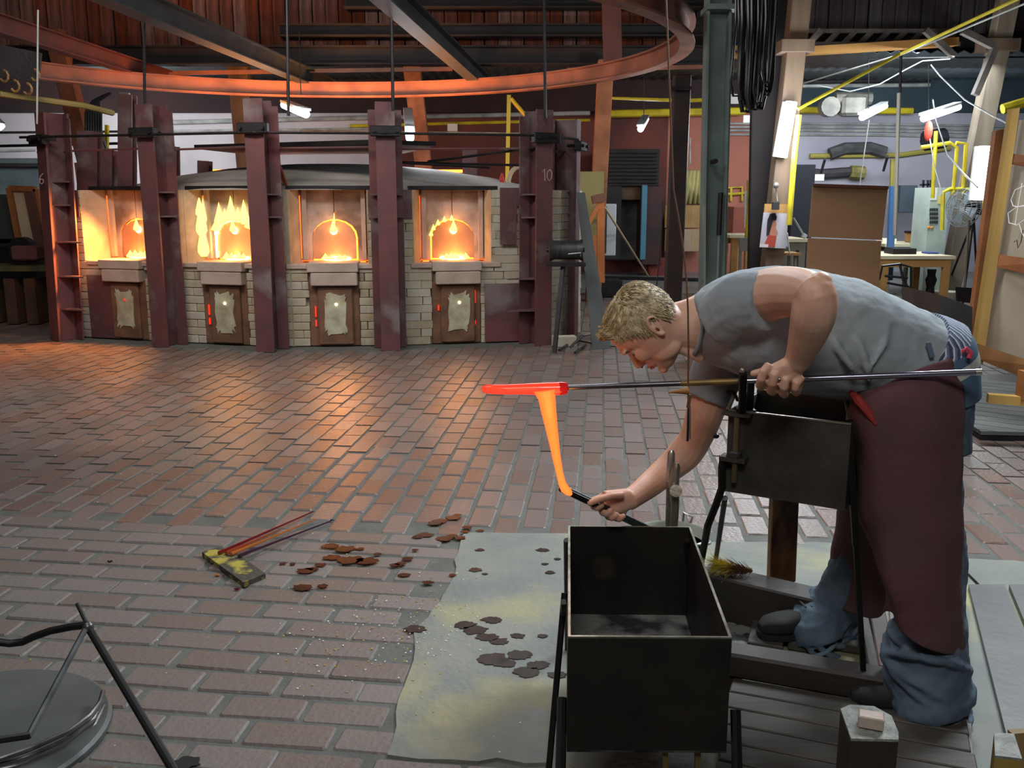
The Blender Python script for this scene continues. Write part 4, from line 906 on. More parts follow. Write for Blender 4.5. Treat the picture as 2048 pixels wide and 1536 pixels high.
for k in range(9):    # rope marks and ledges
    kq(1214, 305 + k * 7.4, 1316, 307.5 + k * 7.4, Yk - .03, .05, 'hood_ledge', sootm)
wc = thing('white_cabinet', 'narrow white upright cabinet in front of the black kiln', 'cabinet', atz(1222, 552))
a, b = at(1209, 512, 13), at(1234, 408, 13); MB().box(((a.x + b.x) / 2, 13.2, (a.z + b.z) / 2), (b.x - a.x, .3, b.z - a.z), 0, None, .01).build('cabinet_body', M('enamel', (196, 204, 208), rough=.4), wc)
MB().box(((a.x + b.x) / 2 - .06, 13.04, (a.z + b.z) / 2), (.015, .02, (b.z - a.z) * .9)).build('door_edge', beamm, wc); MB().box(((a.x + b.x) / 2, 13.25, .12), (b.x - a.x + .2, .5, .22)).build('base_box', darksteel, wc)
tr = thing('lit_trestle', 'orange lit wooden trestle with a long pale rod slanting to the floor', 'trestle', atz(1200, 552))
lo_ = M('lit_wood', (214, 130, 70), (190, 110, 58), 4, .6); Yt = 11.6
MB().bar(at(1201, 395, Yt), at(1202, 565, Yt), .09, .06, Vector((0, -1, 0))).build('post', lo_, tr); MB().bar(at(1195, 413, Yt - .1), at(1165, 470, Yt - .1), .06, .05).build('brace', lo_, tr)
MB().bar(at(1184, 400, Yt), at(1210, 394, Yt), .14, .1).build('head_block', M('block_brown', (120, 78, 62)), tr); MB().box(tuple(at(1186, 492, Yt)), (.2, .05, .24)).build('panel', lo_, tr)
MB().tube([at(1210, 415, Yt), atz(1297, 553, .02)], .015, 8).build('rod', M('pale_rod', (190, 170, 130)), tr)
MB().box(tuple(at(1180, 430, Yt + .6)), (.34, .04, 1.1)).build('back_board', M('khaki', (150, 136, 84)), tr)
rt = MB(); p = [atz(1296, 551), atz(1332, 551)]; c_ = (p[0] + p[1]) / 2
rt.loft([(c_ + Vector((0, 0, .0)), (.16, 0, 0), (0, .12, 0), .4), (c_ + Vector((0, 0, .30)), (.22, 0, 0), (0, .18, 0), .4), (c_ + Vector((0, 0, .31)), (.2, 0, 0), (0, .16, 0), .4), (c_ + Vector((0, 0, .1)), (.14, 0, 0), (0, .1, 0), .4)], 24)
solo('red_tub', rt, M('rust_red', (140, 62, 52), (110, 50, 44), 5, .7), 'rust red trough standing left of the dark iron column', 'tub', smooth=True)
struct('trim_3', MB().bar(atz(1172, 555, .03), atz(1400, 560, .03), .08, .06), darksteel)
# curtained window and board wall
cu = thing('curtained_window', 'pale curtained window seen between the dark iron and green steel columns', 'window', at(1385, 375, 17.3))
Yw = 17.46; a, b = at(1356, 412, Yw), at(1412, 338, Yw)
MB().box(((a.x + b.x) / 2, Yw, (a.z + b.z) / 2), (b.x - a.x, .05, b.z - a.z)).build('window_frame', M('frame_tan', (150, 110, 76)), cu)
cv = MB(); vs = []; n = 22
for k in range(n + 1):
    t = k / n; x = a.x + .03 + (b.x - a.x - .06) * t; dy = .03 * math.sin(k * 1.9)
    vs += [(x, Yw - .06 + dy, b.z - .03), (x - .15 * (1 - t), Yw - .06 + dy, a.z + .04)]
cv.add(vs, [[2 * k, 2 * k + 1, 2 * k + 3, 2 * k + 2] for k in range(n)]); o = cv.build('curtain', M('curtain_cloth', (186, 176, 116), (160, 150, 100), 6, .9), cu, True); o.modifiers.new('s', 'SOLIDIFY').thickness = .008
hb2 = thing('hoarding', 'tan board hoarding below the curtained window', 'hoarding', at(1370, 460, 16.8))
for r in range(2):
    for k in range(3):
        q0, q1 = at(1330 + k * 26, 411 + r * 47, 17.2), at(1355 + k * 26, 456 + r * 47, 17.2)
        MB().box(((q0.x + q1.x) / 2, 17.2, (q0.z + q1.z) / 2), (q1.x - q0.x, .03, q0.z - q1.z), 0, None, .006).build('panel', M('tan_board', (168, 136, 92), (150, 120, 82), 4, .8, isl=.1), hb2)
solo('wall_frame', MB().tube([at(1368, 276, 17.2), at(1380, 276, 17.2), at(1380, 328, 17.2), at(1366, 328, 17.2)], .018, 6), wht, 'bent pale conduit frame on the pink wall beside the dark iron column', 'conduit')
# red brown cabinet, cylinder, seat, poster, cloth
solo('red_cabinet', MB().box(tuple(at(1482, 448, 13.7)), (.34, .4, .5), 0, None, .01), M('cab_red', (150, 80, 62), (130, 70, 56), 4, .6), 'red brown cabinet behind the light wooden table', 'cabinet')
solo('gas_cylinder', MB().tube([at(1497, 455, 12.9), at(1498, 385, 12.9), at(1499, 377, 12.9)], [.06, .06, .02], 12), M('cyl_white', (200, 206, 206), rough=.4), 'slim white cylinder hanging among the yellow pipes', 'cylinder', smooth=True)
yc = thing('pipe_rack', 'yellow pipe manifold on the pink wall left of the dark boarded column', 'manifold', at(1468, 390, 14))
for pts in ([(1453, 412), (1454, 376), (1484, 374), (1484, 402)], [(1462, 374), (1462, 402)], [(1470, 388), (1492, 386)], [(1452, 388), (1470, 388)]): MB().tube([at(*p, 17.46) for p in pts], .025, 6).build('yellow_tube', yel, yc)
gch = thing('chair', 'grey chair with board backrest in front of the light wooden table', 'chair', atz(1496, 572))
MB().prism([at(*p, 11.8) for p in ((1479, 476), (1512, 475), (1514, 502), (1480, 503))], (0, .04, 0)).build('backrest', M('seat_grey', (120, 118, 114)), gch)
for x in (1481, 1512):
    for Y_ in (11.82, 12.1): q = at(x, 500, Y_); MB().bar(q, (q.x, q.y, 0), .03, .03).build('leg', MATS['seat_grey'], gch)
MB().box((at(1496, 505, 11.96).x, 11.96, .42), (.24, .3, .03)).build('seat', MATS['seat_grey'], gch)
po = thing('wall_poster', 'poster of a dark haired figure on lilac ground below the upright lamp', 'poster', at(1548, 460, 10.2))
Yo = 10.05; MB().prism([at(*p, Yo) for p in ((1527, 425), (1577, 427), (1572, 497), (1519, 495))], (0, .008, 0)).build('paper', M('poster_lilac', (176, 170, 184), (190, 184, 192), 2, .6), po)
def pshape(pts, c, nm, dz): MB().prism([at(x, y, Yo - dz) for x, y in pts], (0, .001, 0)).build(nm, M('print_' + nm, c), po)
pshape([(1540, 444), (1548, 440), (1553, 446), (1552, 456), (1556, 466), (1552, 474), (1542, 474), (1537, 462)], (186, 124, 100), 'printed_skin', .003)
pshape([(1537, 470), (1553, 472), (1550, 494), (1526, 494)], (178, 70, 56), 'printed_dress', .005)
pshape([(1540, 428), (1550, 426), (1554, 434), (1552, 441), (1546, 440), (1543, 452), (1538, 470), (1533, 470), (1535, 440)], (34, 28, 36), 'printed_hair', .007)
pshape([(1520, 487), (1537, 489), (1536, 495), (1519, 494)], (216, 200, 200), 'printed_caption', .009)
solo('poster_shelf', MB().bar(at(1528, 419, 10.1), at(1576, 420, 10.1), .03, .12), wood, 'thin wooden shelf just above the poster', 'shelf')
al = thing('alarm_bell', 'round metal bell with switch box on the timber column below the lamp', 'bell', at(1552, 370, 9.9))
MB().ball(at(1552, 371, 10.0), (.032, .03, .034)).build('dome', M('bright_metal', (170, 170, 172), rough=.35, metal=.8), al, True); MB().box(tuple(at(1551, 412, 10.0)), (.07, .05, .08)).build('switch_box', beamm, al); MB().tube([at(1552, 378, 10.03), at(1555, 402, 10.03)], .006, 5).build('wire', wht, al)
clo = MB(); vs = []; cols = 12; rows = 8; Yl = 10.7
for r in range(rows + 1):
    for k in range(cols + 1):
        t, s = k / cols, r / rows; wdt = 18 + 5 * s; x = 1558 + (t - .5) * 2 * wdt; y = 466 + 36 * s - 6 * math.sin(PI * t) * (1 - s) + (10 * s if t in (0, 1) else 0) - 14 * s * math.sin(PI * t)
        vs.append(at(x, y, Yl + .03 * math.sin(t * 22)))
clo.add(vs, [[r * (cols + 1) + k, r * (cols + 1) + k + 1, (r + 1) * (cols + 1) + k + 1, (r + 1) * (cols + 1) + k] for r in range(rows) for k in range(cols)])
o = solo('white_cloth', clo, M('linen', (206, 214, 218)), 'white cloth hung over a stool below the poster', 'cloth', smooth=True); o.modifiers.new('s', 'SOLIDIFY').thickness = .01
stl = thing('wooden_stool', 'pale stool standing behind the bending man under the white cloth', 'stool', atz(1562, 545, 0))
c_ = at(1562, 508, 10.9); MB().box((c_.x, 11.0, c_.z), (.42, .36, .03)).build('seat', wood, stl)
for sx in (-1, 1):
    for sy in (-1, 1): MB().bar((c_.x + sx * .16, 11.0 + sy * .12, c_.z), (c_.x + sx * .2, 11.0 + sy * .15, 0), .03, .03).build('leg', MATS['grey_wood'], stl)
dl = MB(); dl.tube([at(1587, 436, 11.9), at(1608, 470, 11.9)], .012, 6); dl.tube([at(1605, 470, 11.9), at(1612, 474, 11.9)], .03, 8)
solo('desk_lamp', dl, M('bright_metal', (170, 170, 172), rough=.35, metal=.8), 'metal desk lamp arm left of the plywood screen', 'lamp')
solo('dark_locker', MB().box((at(1600, 375, 15.5).x, 15.5, .95), (.34, .4, 1.9)), M('locker', (26, 30, 38)), 'dark blue cupboard left of the top of the plywood screen', 'cupboard')
solo('wall_notice', MB().box(tuple(at(1638, 355, 16.4)), (.17, .03, .11)), M('notice', (225, 225, 220)), 'small white notice above the plywood screen', 'notice')
solo('wall_notice', MB().box(tuple(at(1469, 198, 12.5)), (.12, .02, .12)), M('notice', (225, 225, 220)), 'small white card hanging behind the black hose bundle', 'notice')
solo('wall_notice', MB().box(tuple(at(1497, 238, 16.5)), (.18, .02, .12)), M('notice', (225, 225, 220)), 'square white notice under the thick yellow pipe', 'notice')
solo('wall_notice', MB().box(tuple(at(905, 255, 17.2)), (.18, .02, .13)), M('notice', (225, 225, 220)), 'small pale notice on the pink wall above the dome', 'notice')
solo('curved_hose', MB().tube([at(1016 + 22 * math.cos(a) + 22, 372 - 38 * math.sin(a) * 1.0, 10.4) for a in [PI - k * .32 for k in range(10)]], .025, 8), M('cream_hose', (190, 170, 140)), 'cream hose arching on the roof of the furnace at right', 'hose', smooth=True)
solo('float_marker', MB().tube([at(1004, 368, 10.2), at(1004, 360, 10.2), at(1004, 346, 10.2)], [.02, .03, .01], 8), M('marker_red', (190, 50, 50)), 'small red and white marker on the roof of the furnace', 'marker')
# ================================================================ BACKGROUND, LEFT
gd = thing('grey_gate', 'dark grey metal gate on the far wall at left edge', 'gate', atz(20, 560))
a, b = at(-60, 380, 16.9), at(82, 328, 16.9); MB().box(((a.x + b.x) / 2, 16.9, b.z / 2 + .1), (b.x - a.x, .06, b.z)).build('gate_leaf', M('gate_grey', (70, 82, 86), (56, 66, 70), 3, .6), gd); MB().bar(at(-60, 330, 16.8), at(82, 330, 16.8), .06, .06).build('top_rail', darksteel, gd)
fm2 = thing('framed_screen', 'ochre framed pale panel leaning behind the left end of the furnace', 'panel', atz(50, 560))
Yq = 10.8; q = [(20, 376), (74, 378), (92, 505), (40, 482)]
P4 = [at(*p, Yq) for p in q]; MB().prism(P4, (0, .03, 0)).build('panel_sheet', M('cream_sheet', (206, 190, 160), (176, 150, 120), 2, .6), fm2)
for i in range(4): MB().bar(P4[i] + Vector((0, -.02, 0)), P4[(i + 1) % 4] + Vector((0, -.02, 0)), .06, .05, Vector((0, -1, 0))).build('frame_rail', ow, fm2)
MB().bar(at(58, 384, 10.7), at(86, 520, 10.7), .1, .05, Vector((0, -1, 0))).build('side_plank', M('brown_plank', (104, 70, 54)), fm2)
ml = thing('grinding_machine', 'dark machine with round wheel and red housing at the far left', 'machine', atz(40, 585))
Ym = 10.2; c_ = at(46, 498, Ym); MB().tube([c_ + Vector((0, -.06, 0)), c_ + Vector((0, .06, 0))], .13, 20).build('wheel', hm, ml, True)
MB().box(tuple(at(60, 505, Ym)), (.28, .3, .16), 0, None, .02).build('housing', redsteel, ml); MB().tube([at(-20, 492, Ym), at(30, 492, Ym)], .03, 8).build('shaft', darksteel, ml)
MB().box((at(20, 530, Ym).x, Ym + .1, at(20, 535, Ym).z), (1.1, .5, .06)).build('bench_top', M('olive_bench', (96, 88, 50), (60, 56, 44), 5, .7), ml)
for x in (-30, 20, 60): MB().box((at(x, 540, Ym).x, Ym + .1, .26), (.12, .3, .5)).build('support', M('brown_plank2', (92, 58, 40), (60, 44, 36), 5, .7), ml)
c_ = at(20, 440, 11.2); MB().tube([c_ + Vector((0, -.1, 0)), c_ + Vector((0, .1, 0))], .3, 24).build('rear_wheel', M('wheel_green', (62, 70, 66)), ml, True)
MB().box((at(10, 500, 11.2).x, 11.3, .45), (.8, .4, .9)).build('machine_body', darksteel, ml)
solo('lit_window', MB().box(tuple(at(0, 408, 16.7)), (.6, .05, .12)), M('lit_window', (250, 245, 210), emis=(250, 245, 215), est=1.5), 'bright lamp lit slot on the far wall at left edge', 'window light')
for k, (x, y, Y) in enumerate(((110, 640, 9.8),)):
    solo('pulley_block', MB().ball(at(103, 612, 9.2), (.05, .05, .07)), hm, 'small black block lying beside the leftmost furnace post', 'block')
# debris at the right foot of the furnace
dbp = thing('scrap_heap', 'heap of dark scrap rods and a black hook at the right foot of the furnace', 'scrap', atz(1175, 690))
for pts in ([(1118, 700), (1150, 680), (1200, 690)], [(1140, 695), (1165, 672), (1180, 668)], [(1180, 650), (1186, 664), (1189, 680)], [(1150, 705), (1172, 690)], [(1185, 690), (1235, 692), (1300, 686)]):
    MB().tube([atz(x, y, .02 + .10 * (y < 680)) for x, y in pts], .012, 6).build('scrap_rod', hm, dbp)
solo('white_brick', MB().box(tuple(atz(1128, 682, .05)), (.22, .1, .1), .2, None, .005), pale_brick, 'single pale brick on the floor at the right corner post', 'brick')
# ================================================================ FOREGROUND
trm = M('trough_steel', (46, 43, 38), (32, 30, 28), 6, .55, .45, bump=.15, bscale=40, c3=(60, 54, 44))
edge = M('worn_edge', (196, 196, 188), (150, 146, 120), 30, .35, .8)
zt = .45; rim = [atz(*p, zt) for p in ((1136, 1052), (1381, 1054), (1464, 1276), (1136, 1274))]
tr = thing('steel_trough', 'open black steel trough with worn bright rim in the foreground', 'trough', (rim[0] + rim[2]) / 2 * 1 + Vector((0, 0, -.45)))
H = Vector((0, 0, -.275)); cen = sum(rim, Vector()) / 4
def inn(p, k=.006): d = (cen - p); d.z = 0; return p + Vector((math.copysign(k, d.x), math.copysign(k, d.y), 0))
rin = [inn(p) for p in rim]
for i, nm in enumerate(('back_wall', 'side_wall', 'front_wall', 'side_wall')):
    a, b, c, d = rim[i], rim[(i + 1) % 4], rin[(i + 1) % 4], rin[i]
    MB().add([a, b, c, d, a + H, b + H, c + H, d + H], [[0, 1, 2, 3], [4, 5, 6, 7], [0, 1, 5, 4], [1, 2, 6, 5], [2, 3, 7, 6], [3, 0, 4, 7]]).build(nm, trm, tr)
    e = Vector((0, 0, .0015)); dn = Vector((0, 0, -.003)); MB().add([a + e, b + e, c + e, d + e, a + dn, b + dn, c + dn, d + dn], [[0, 1, 2, 3], [4, 5, 6, 7], [0, 1, 5, 4], [1, 2, 6, 5], [2, 3, 7, 6], [3, 0, 4, 7]]).build('rim_edge', edge, tr)
MB().prism([p + H for p in rim], (0, 0, .005)).build('trough_bottom', M('ashy_bottom', (118, 124, 122), (40, 42, 42), 9, .6, bump=.5, lo=.4, hi=.55), tr)
blk = M('black_rod', (28, 26, 26), rough=.45, metal=.4)
for (a, b, r, nm) in ((at(1129, 1186, 2.16), atz(1096, 1556), .008, 'leg'), (at(1124, 1396, 1.98), atz(1118, 1700), .012, 'leg'), (at(1471, 1420, 1.93), atz(1478, 1690), .012, 'leg'), (at(1134, 1080, 2.5), atz(1136, 1300), .010, 'leg'), (at(1376, 1080, 2.5), atz(1372, 1300), .010, 'leg')):
    MB().tube([a, b], r, 8).build(nm, blk, tr)
MB().box(tuple(at(1127, 1215, 2.1)), (.012, .03, .03)).build('lug', trm, tr)
for x in (1330, 1395): MB().bar(at(x, 1495, 1.87), at(x, 1545, 1.87), .012, .012).build('bottom_strut', M('brass_brown', (96, 84, 40), rough=.5), tr)
# tilting clamp arm behind the trough
ta = thing('clamp_arm', 'upright worn steel jointed clamp arm behind the black trough', 'clamp', atz(1350, 1270))
wst = M('worn_steel2', (168, 164, 150), (124, 120, 108), 8, .4, .75, bump=.2)
MB().bar(at(1342, 1064, 2.59), at(1345, 960, 2.59), .034, .014, Vector((0, -1, 0)), .003).build('lower_bar', wst, ta)
MB().tube([at(1343, 900, 2.6), at(1343, 906, 2.6), at(1341, 940, 2.6), at(1340, 985, 2.6)], [.006, .011, .012, .010], 10).build('rear_prong', M('bright_worn', (190, 190, 180), rough=.3, metal=.8), ta, True)
MB().tube([at(1353, 926, 2.57), at(1353, 934, 2.57), at(1347, 965, 2.57), at(1350, 1010, 2.57), at(1347, 1064, 2.57)], [.007, .011, .017, .013, .012], 10).build('front_prong', wst, ta, True)
MB().tube([at(1352, 982, 2.53), at(1352, 982, 2.58)], .018, 14).build('pivot', wst, ta, True)
MB().bar(at(1345, 1060, 2.59), atz(1345, 1262), .02, .014).build('lower_bar', blk, ta)
# bucket with water
bk = thing('white_bucket', 'white bucket with wire handle half hidden behind the black trough', 'bucket', atz(1345, 1185))
bc = Vector((at(1343, 1066, 2.84).x, 2.84, 0)); hb_ = at(1343, 1066, 2.84).z
enam = M('enamel_bucket', (196, 204, 190), (172, 180, 168), 5, .35)
MB().lathe([(0, .004), (.085, .004), (.117, hb_ - .003), (.121, hb_), (.117, hb_ + .002), (.113, hb_ - .003), (.082, .02), (0, .02)], tuple(bc), 32).build('pail', enam, bk, True)
MB().lathe([(0, hb_ - .035), (.108, hb_ - .035)], tuple(bc), 32).build('water', M('dull_water', (150, 160, 146), rough=.1), bk)
MB().tube([bc + Vector((.124 * math.cos(a), .124 * math.sin(a), hb_ - .02 - .03 * math.sin(a * 1 + .3))) for a in [-1.1 + k * .16 for k in range(16)]], .004, 6).build('wire_handle', M('wire', (160, 164, 164), rough=.4, metal=.7), bk, True)
MB().tube([bc + Vector((.055, .105, hb_ - .01)), bc + Vector((.06, .115, hb_ + .03)), bc + Vector((.085, .10, hb_ + .018)), bc + Vector((.075, .095, hb_ - .01))], .005, 6).build('handle_ear', MATS['wire'], bk, True)
# pipe rest stand -----------------------------------------------------------
zt2 = .818; zb2 = .590
fl, fr_ = at(1457, 829, 2.43), at(1702, 857, 2.27); fl.z = fr_.z = zt2
U = (fr_ - fl).normalized(); V = Vector((-U.y, U.x, 0)); Wd = (fr_ - fl).length
stand = thing('pipe_stand', 'black steel box stand carrying the pipe rest in front of the man', 'stand', (fl.x + .15, 2.5, 0))
sm = Matrix((U, V, Vector((0, 0, 1)))).transposed().to_4x4(); sm.translation = fl
stm = M('stand_steel', (84, 80, 72), (62, 60, 55), 7, .5, .4, bump=.2, bscale=40, c3=(74, 70, 62))
hh = zt2 - zb2; 
MB(sm).box((Wd / 2, .003, -hh / 2), (Wd, .006, hh)).build('front_plate', stm, stand)
MB(sm).box((Wd / 2, .27, -hh / 2 + .01), (Wd, .006, hh)).build('back_plate', M('back_plate', (150, 146, 138), (120, 118, 112), 9, .6, .2), stand)  # paler than the other plates: light on the inner wall put into the colour
for x in (.003, Wd - .003): MB(sm).box((x, .137, -hh / 2), (.006, .27, hh)).build('side_plate', stm, stand)
MB(sm).box((Wd / 2, .137, -hh * .7), (Wd, .27, .005)).build('bottom_plate', stm, stand)
MB(sm).box((Wd / 2, .002, .001), (Wd, .009, .004)).build('rim_edge', MATS['worn_steel2'], stand)
MB(sm).box((.03, -.012, -.004), (.075, .04, .008)).build('bracket_plate', stm, stand); MB(sm).box((.025, -.012, -hh * .56), (.07, .045, .012)).build('bracket_plate', stm, stand)
MB(sm).box((.03, -.02, -hh * .5), (.03, .03, .02), 0, None, .004).build('nut', stm, stand)
MB(sm).tube([(.03, -.02, -.008), (.03, -.02, -hh * .84)], .008, 10).build('threaded_rod', M('rod_brown', (112, 100, 74), (84, 76, 60), 12, .4, .5), stand, True)
fk = [at(1487, 832, 2.36), at(1486, 748, 2.285)]
MB().bar(at(1484, 830, 2.40), at(1486, 746, 2.27), .019, .012, Vector((0, -1, 0)), .002).build('fork_prong', blk, stand)
MB().ball(at(1485, 741, 2.27), .008, n=10, m=6).build('fork_tip', MATS['worn_steel2'], stand, True)
MB().bar(at(1499, 828, 2.44), at(1502, 762, 2.40), .018, .012, Vector((0, -1, 0)), .002).build('fork_prong', blk, stand)
MB().bar(at(1470, 826, 2.42), at(1508, 829, 2.42), .03, .03).build('fork_base', blk, stand)
MB().tube([at(1445, 783, 2.6), at(1468, 785, 2.5), at(1475, 800, 2.45)], .005, 6).build('hook_wire', blk, stand, True)
MB().tube([at(1470, 786, 2.5), at(1458, 815, 2.45), at(1456, 830, 2.43)], .006, 6).build('side_strap', MATS['worn_steel2'], stand, True)
MB().tube([at(1447, 918, 2.42), at(1444, 935, 2.42), at(1444, 975, 2.43), at(1432, 1010, 2.46), at(1416, 1050, 2.5), atz(1398, 1148, .1)], .011, 8).build('bent_leg', blk, stand, True)
MB().tube([at(1450, 996, 2.45), atz(1427, 1150, .05)], .008, 8).build('brace_rod', M('rod_grey', (84, 82, 80), rough=.5, metal=.4), stand)
MB().bar(at(1697, 840, 2.30), at(1712, 1090, 2.30), .018, .008, Vector((0, -1, 0))).build('leg', blk, stand); MB().bar(at(1712, 1090, 2.30), atz(1727, 1352, .09), .014, .008, Vector((0, -1, 0))).build('leg', blk, stand)
MB().tube([at(1700, 780, 2.42), at(1693, 800, 2.40), at(1698, 826, 2.38), at(1696, 850, 2.33)], .007, 8).build('bright_hook', M('bright_worn', (190, 190, 180), rough=.3, metal=.8), stand, True)
MB().box(tuple(at(1710, 885, 2.42)), (.022, .04, .09), 0, None, .003).build('wood_grip', M('pale_grip', (150, 140, 100), (110, 104, 80), 14, .7), stand)
burnt = M('burnt_wood', (138, 96, 48), (46, 32, 24), 7, .7, bump=.3, stretch=(1, 1, .5), lo=.42, hi=.6)
MB().bar(atz(1562, 1160, .10), at(1570, 940, 2.95), .088, .045, Vector((0, -1, 0)), .003).build('timber_post', burnt, stand)
MB().tube([at(1590, 985, 2.9), at(1582, 985, 2.9)], .004, 5).build('nail', blk, stand)
# base beams and boards under the man
dkw = M('dark_plank', (78, 73, 66), (54, 50, 46), 4, .65, bump=.35, bscale=20, stretch=(.35, 2, 1), c3=(104, 100, 94))
vdk = M('tarred_beam', (52, 44, 38), (34, 30, 28), 5, .6, bump=.3, stretch=(.3, 1, 1), c3=(70, 58, 46))
fp = thing('foot_platform', 'dark wooden foot platform of planks and raised beams under the stand', 'platform', atz(1600, 1350))
MB().bar(atz(1405, 1176, .075), atz(1690, 1246, .075), .11, .15, Vector((0, 0, 1)), .006).build('beam', vdk, fp)
MB().bar(atz(1425, 1312, .07), atz(1778, 1372, .07), .085, .075, Vector((0, 0, 1)), .008).build('beam', vdk, fp)
ang_ = math.atan2(atz(1668, 1498, .04).y - atz(1470, 1460, .04).y, atz(1668, 1498, .04).x - atz(1470, 1460, .04).x)
dU = Vector((math.cos(ang_), math.sin(ang_), 0)); dV = Vector((-dU.y, dU.x, 0)); o_ = atz(1470, 1460, .03)
for k in range(-4, 3):
    c_ = o_ + dV * (k * .083 + .041) + dU * (.27 + R.uniform(-.012, .012)); 
    L_ = .60
    MB().box(tuple(c_), (L_, .077, .028), ang_, None, .003).build('plank', dkw, fp)
for k in range(3):
    c_ = atz(1538 + k * 78, 1255, .02) ; MB().box(tuple(c_), (.105, .30, .028), ang_, None, .003).build('plank', dkw, fp)
MB().bar(atz(1465, 1340, .012), atz(1480, 1640, .012), .05, .022).build('bearer', vdk, fp); MB().bar(atz(1640, 1370, .012), atz(1680, 1640, .012), .05, .022).build('bearer', vdk, fp)
MB().bar(atz(1752, 1225, .05), atz(1775, 1350, .05), .05, .05, Vector((0, 0, 1)), .004).build('beam', M('red_timber', (104, 66, 56), (80, 74, 70), 6, .7), fp)
MB().bar(atz(1722, 1225, .05), atz(1748, 1352, .05), .03, .05, Vector((0, 0, 1)), .004).build('beam', dkw, fp)
MB().prism([atz(1430, 1215, .004), atz(1500, 1235, .004), atz(1500, 1330, .004), atz(1440, 1330, .004)], (0, 0, .002)).build('soot_patch', M('soot_floor', (120, 122, 118), (40, 38, 38), 16, .8, lo=.45, hi=.52), fp)
# yellow brush lying on the beam
br = thing('bristle_brush', 'yellow and brown bristle brush lying on the dark beam', 'brush', atz(1475, 1150, .1))
c0 = atz(1432, 1130, .175); c1 = atz(1512, 1142, .17); y_, b_ = MB(), MB()
for k in range(420):
    t = R.random(); base = c0.lerp(c1, .12 + t * .8); d = Vector((-.8 + R.uniform(-.3, .3), R.uniform(-.7, .7), R.uniform(-.6, .7))).normalized(); ln = R.uniform(.035, .07) * (1 if t < .75 else .6)
    (y_ if t < .58 else b_).tube([base, base + d * ln], [.0018, .0005], 3)
y_.build('yellow_bristles', M('bristle_yellow', (200, 180, 70), rough=.7), br)['kind'] = 'stuff'; b_.build('brown_bristles', M('bristle_brown', (120, 84, 60), rough=.7), br)['kind'] = 'stuff'
MB().tube([c0.lerp(c1, .2), c0.lerp(c1, .9)], [.012, .008], 8).build('core', M('core_brown', (110, 90, 50)), br, True)
# timber blocks at the bottom edge
def block(q, z, h, mat, topm, label):
    P_ = [atz(*p, z) for p in q]; t = thing('timber_block', label, 'block', (sum(P_, Vector()) / len(P_)) * 1 - Vector((0, 0, z)))
    MB().prism([p - Vector((0, 0, h)) for p in P_], (0, 0, h - .004)).build('block_body', mat, t); MB().prism([p - Vector((0, 0, .004)) for p in P_], (0, 0, .005)).build('dusty_top', topm, t); return t
tdust = M('dusty_top', (150, 152, 144), (104, 108, 104), 30, .6, .1, bump=.5)
blk1 = block([(1681, 1418), (1700, 1410), (1748, 1413), (1783, 1432), (1797, 1466), (1797, 1480), (1702, 1478)], .40, .40, M('tar_block', (52, 44, 36), (36, 32, 28), 6, .6, bump=.4), tdust, 'tall dark timber block with dusty top at the bottom edge near the man')
p_ = atz(1742, 1440, .415); solo('small_brick', MB().box(tuple(p_), (.045, .03, .024), -.35, None, .002), M('chip_brick', (150, 110, 80), (190, 180, 170), 9, .6), 'small brick chip lying on the dusty timber block', 'brick')
block([(1988, 1466), (2028, 1468), (2044, 1518), (1990, 1512)], .40, .40, M('yellow_block', (150, 128, 60), (104, 88, 50), 6, .6), tdust, 'small yellowish timber block at the bottom right corner')
solo('loose_batten', MB().bar(at(2036, 1462, 1.6), at(2046, 1600, 1.58), .03, .02, Vector((0, -1, 0))), M('chip_wood', (130, 110, 70)), 'narrow batten standing against the yellowish block at bottom right', 'batten')
solo('floor_stick', MB().tube([atz(1936, 1148, .006), atz(1960, 1172, .006)], .004, 5), blk, 'thin dark stick on the floor behind the man', 'stick')
# tripod frame, disc, rails at bottom left -----------------------------------
ts = thing('rod_stand', 'bent black and grey rod stand at the bottom left corner', 'stand', atz(200, 1500))
ap = at(176, 1254, 2.28)
MB().tube([at(155, 1208, 2.34), at(175, 1250, 2.28)], .006, 8).build('top_rod', blk, ts)
MB().tube([ap, atz(352, 1548)], [.010, .012], 10).build('leg', blk, ts)
gr_ = M('grey_rod', (124, 126, 126), (92, 94, 96), 12, .35, .7)
MB().tube([ap + Vector((0, -.02, 0)), at(56, 1474, 1.96)], .008, 8).build('cross_rod', gr_, ts)
MB().tube([at(x, y, Y) for x, y, Y in ((174, 1250, 2.28), (140, 1254, 2.28), (100, 1262, 2.28), (66, 1274, 2.27), (45, 1284, 2.27), (20, 1287, 2.26), (-40, 1280, 2.25))], .010, 10).build('bent_arm', blk, ts, True)
MB().tube([at(58, 1471, 1.96), at(-30, 1484, 1.9)], .009, 8).build('foot_bar', blk, ts)
MB().ball(ap, .016, n=10, m=6).build('weld', gr_, ts, True)
dc2 = thing('turntable_disc', 'round grey steel disc with curved rails at the bottom left corner', 'disc', (-1.41, 2.17, 0))
MB().lathe([(0, .018), (.335, .018), (.345, .012), (.345, 0)][::-1], (-1.41, 2.17, 0), 56).build('disc_plate', M('disc_steel', (98, 102, 100), (80, 84, 84), 3, .5, .3, bump=.1), dc2)
for (pts, r, z) in (([(206, 1384), (200, 1405), (180, 1432), (140, 1462), (60, 1498), (0, 1519), (-80, 1535)], .007, .05), ([(204, 1402), (188, 1438), (130, 1480), (50, 1516), (-40, 1540)], .006, .035), ([(208, 1412), (190, 1450), (130, 1496), (40, 1532), (-40, 1550)], .006, .015)):
    MB().tube([atz(*p, z) for p in pts], r, 8).build('curved_rail', M('bright_rail', (160, 160, 156), (110, 108, 104), 14, .3, .85), dc2, True)
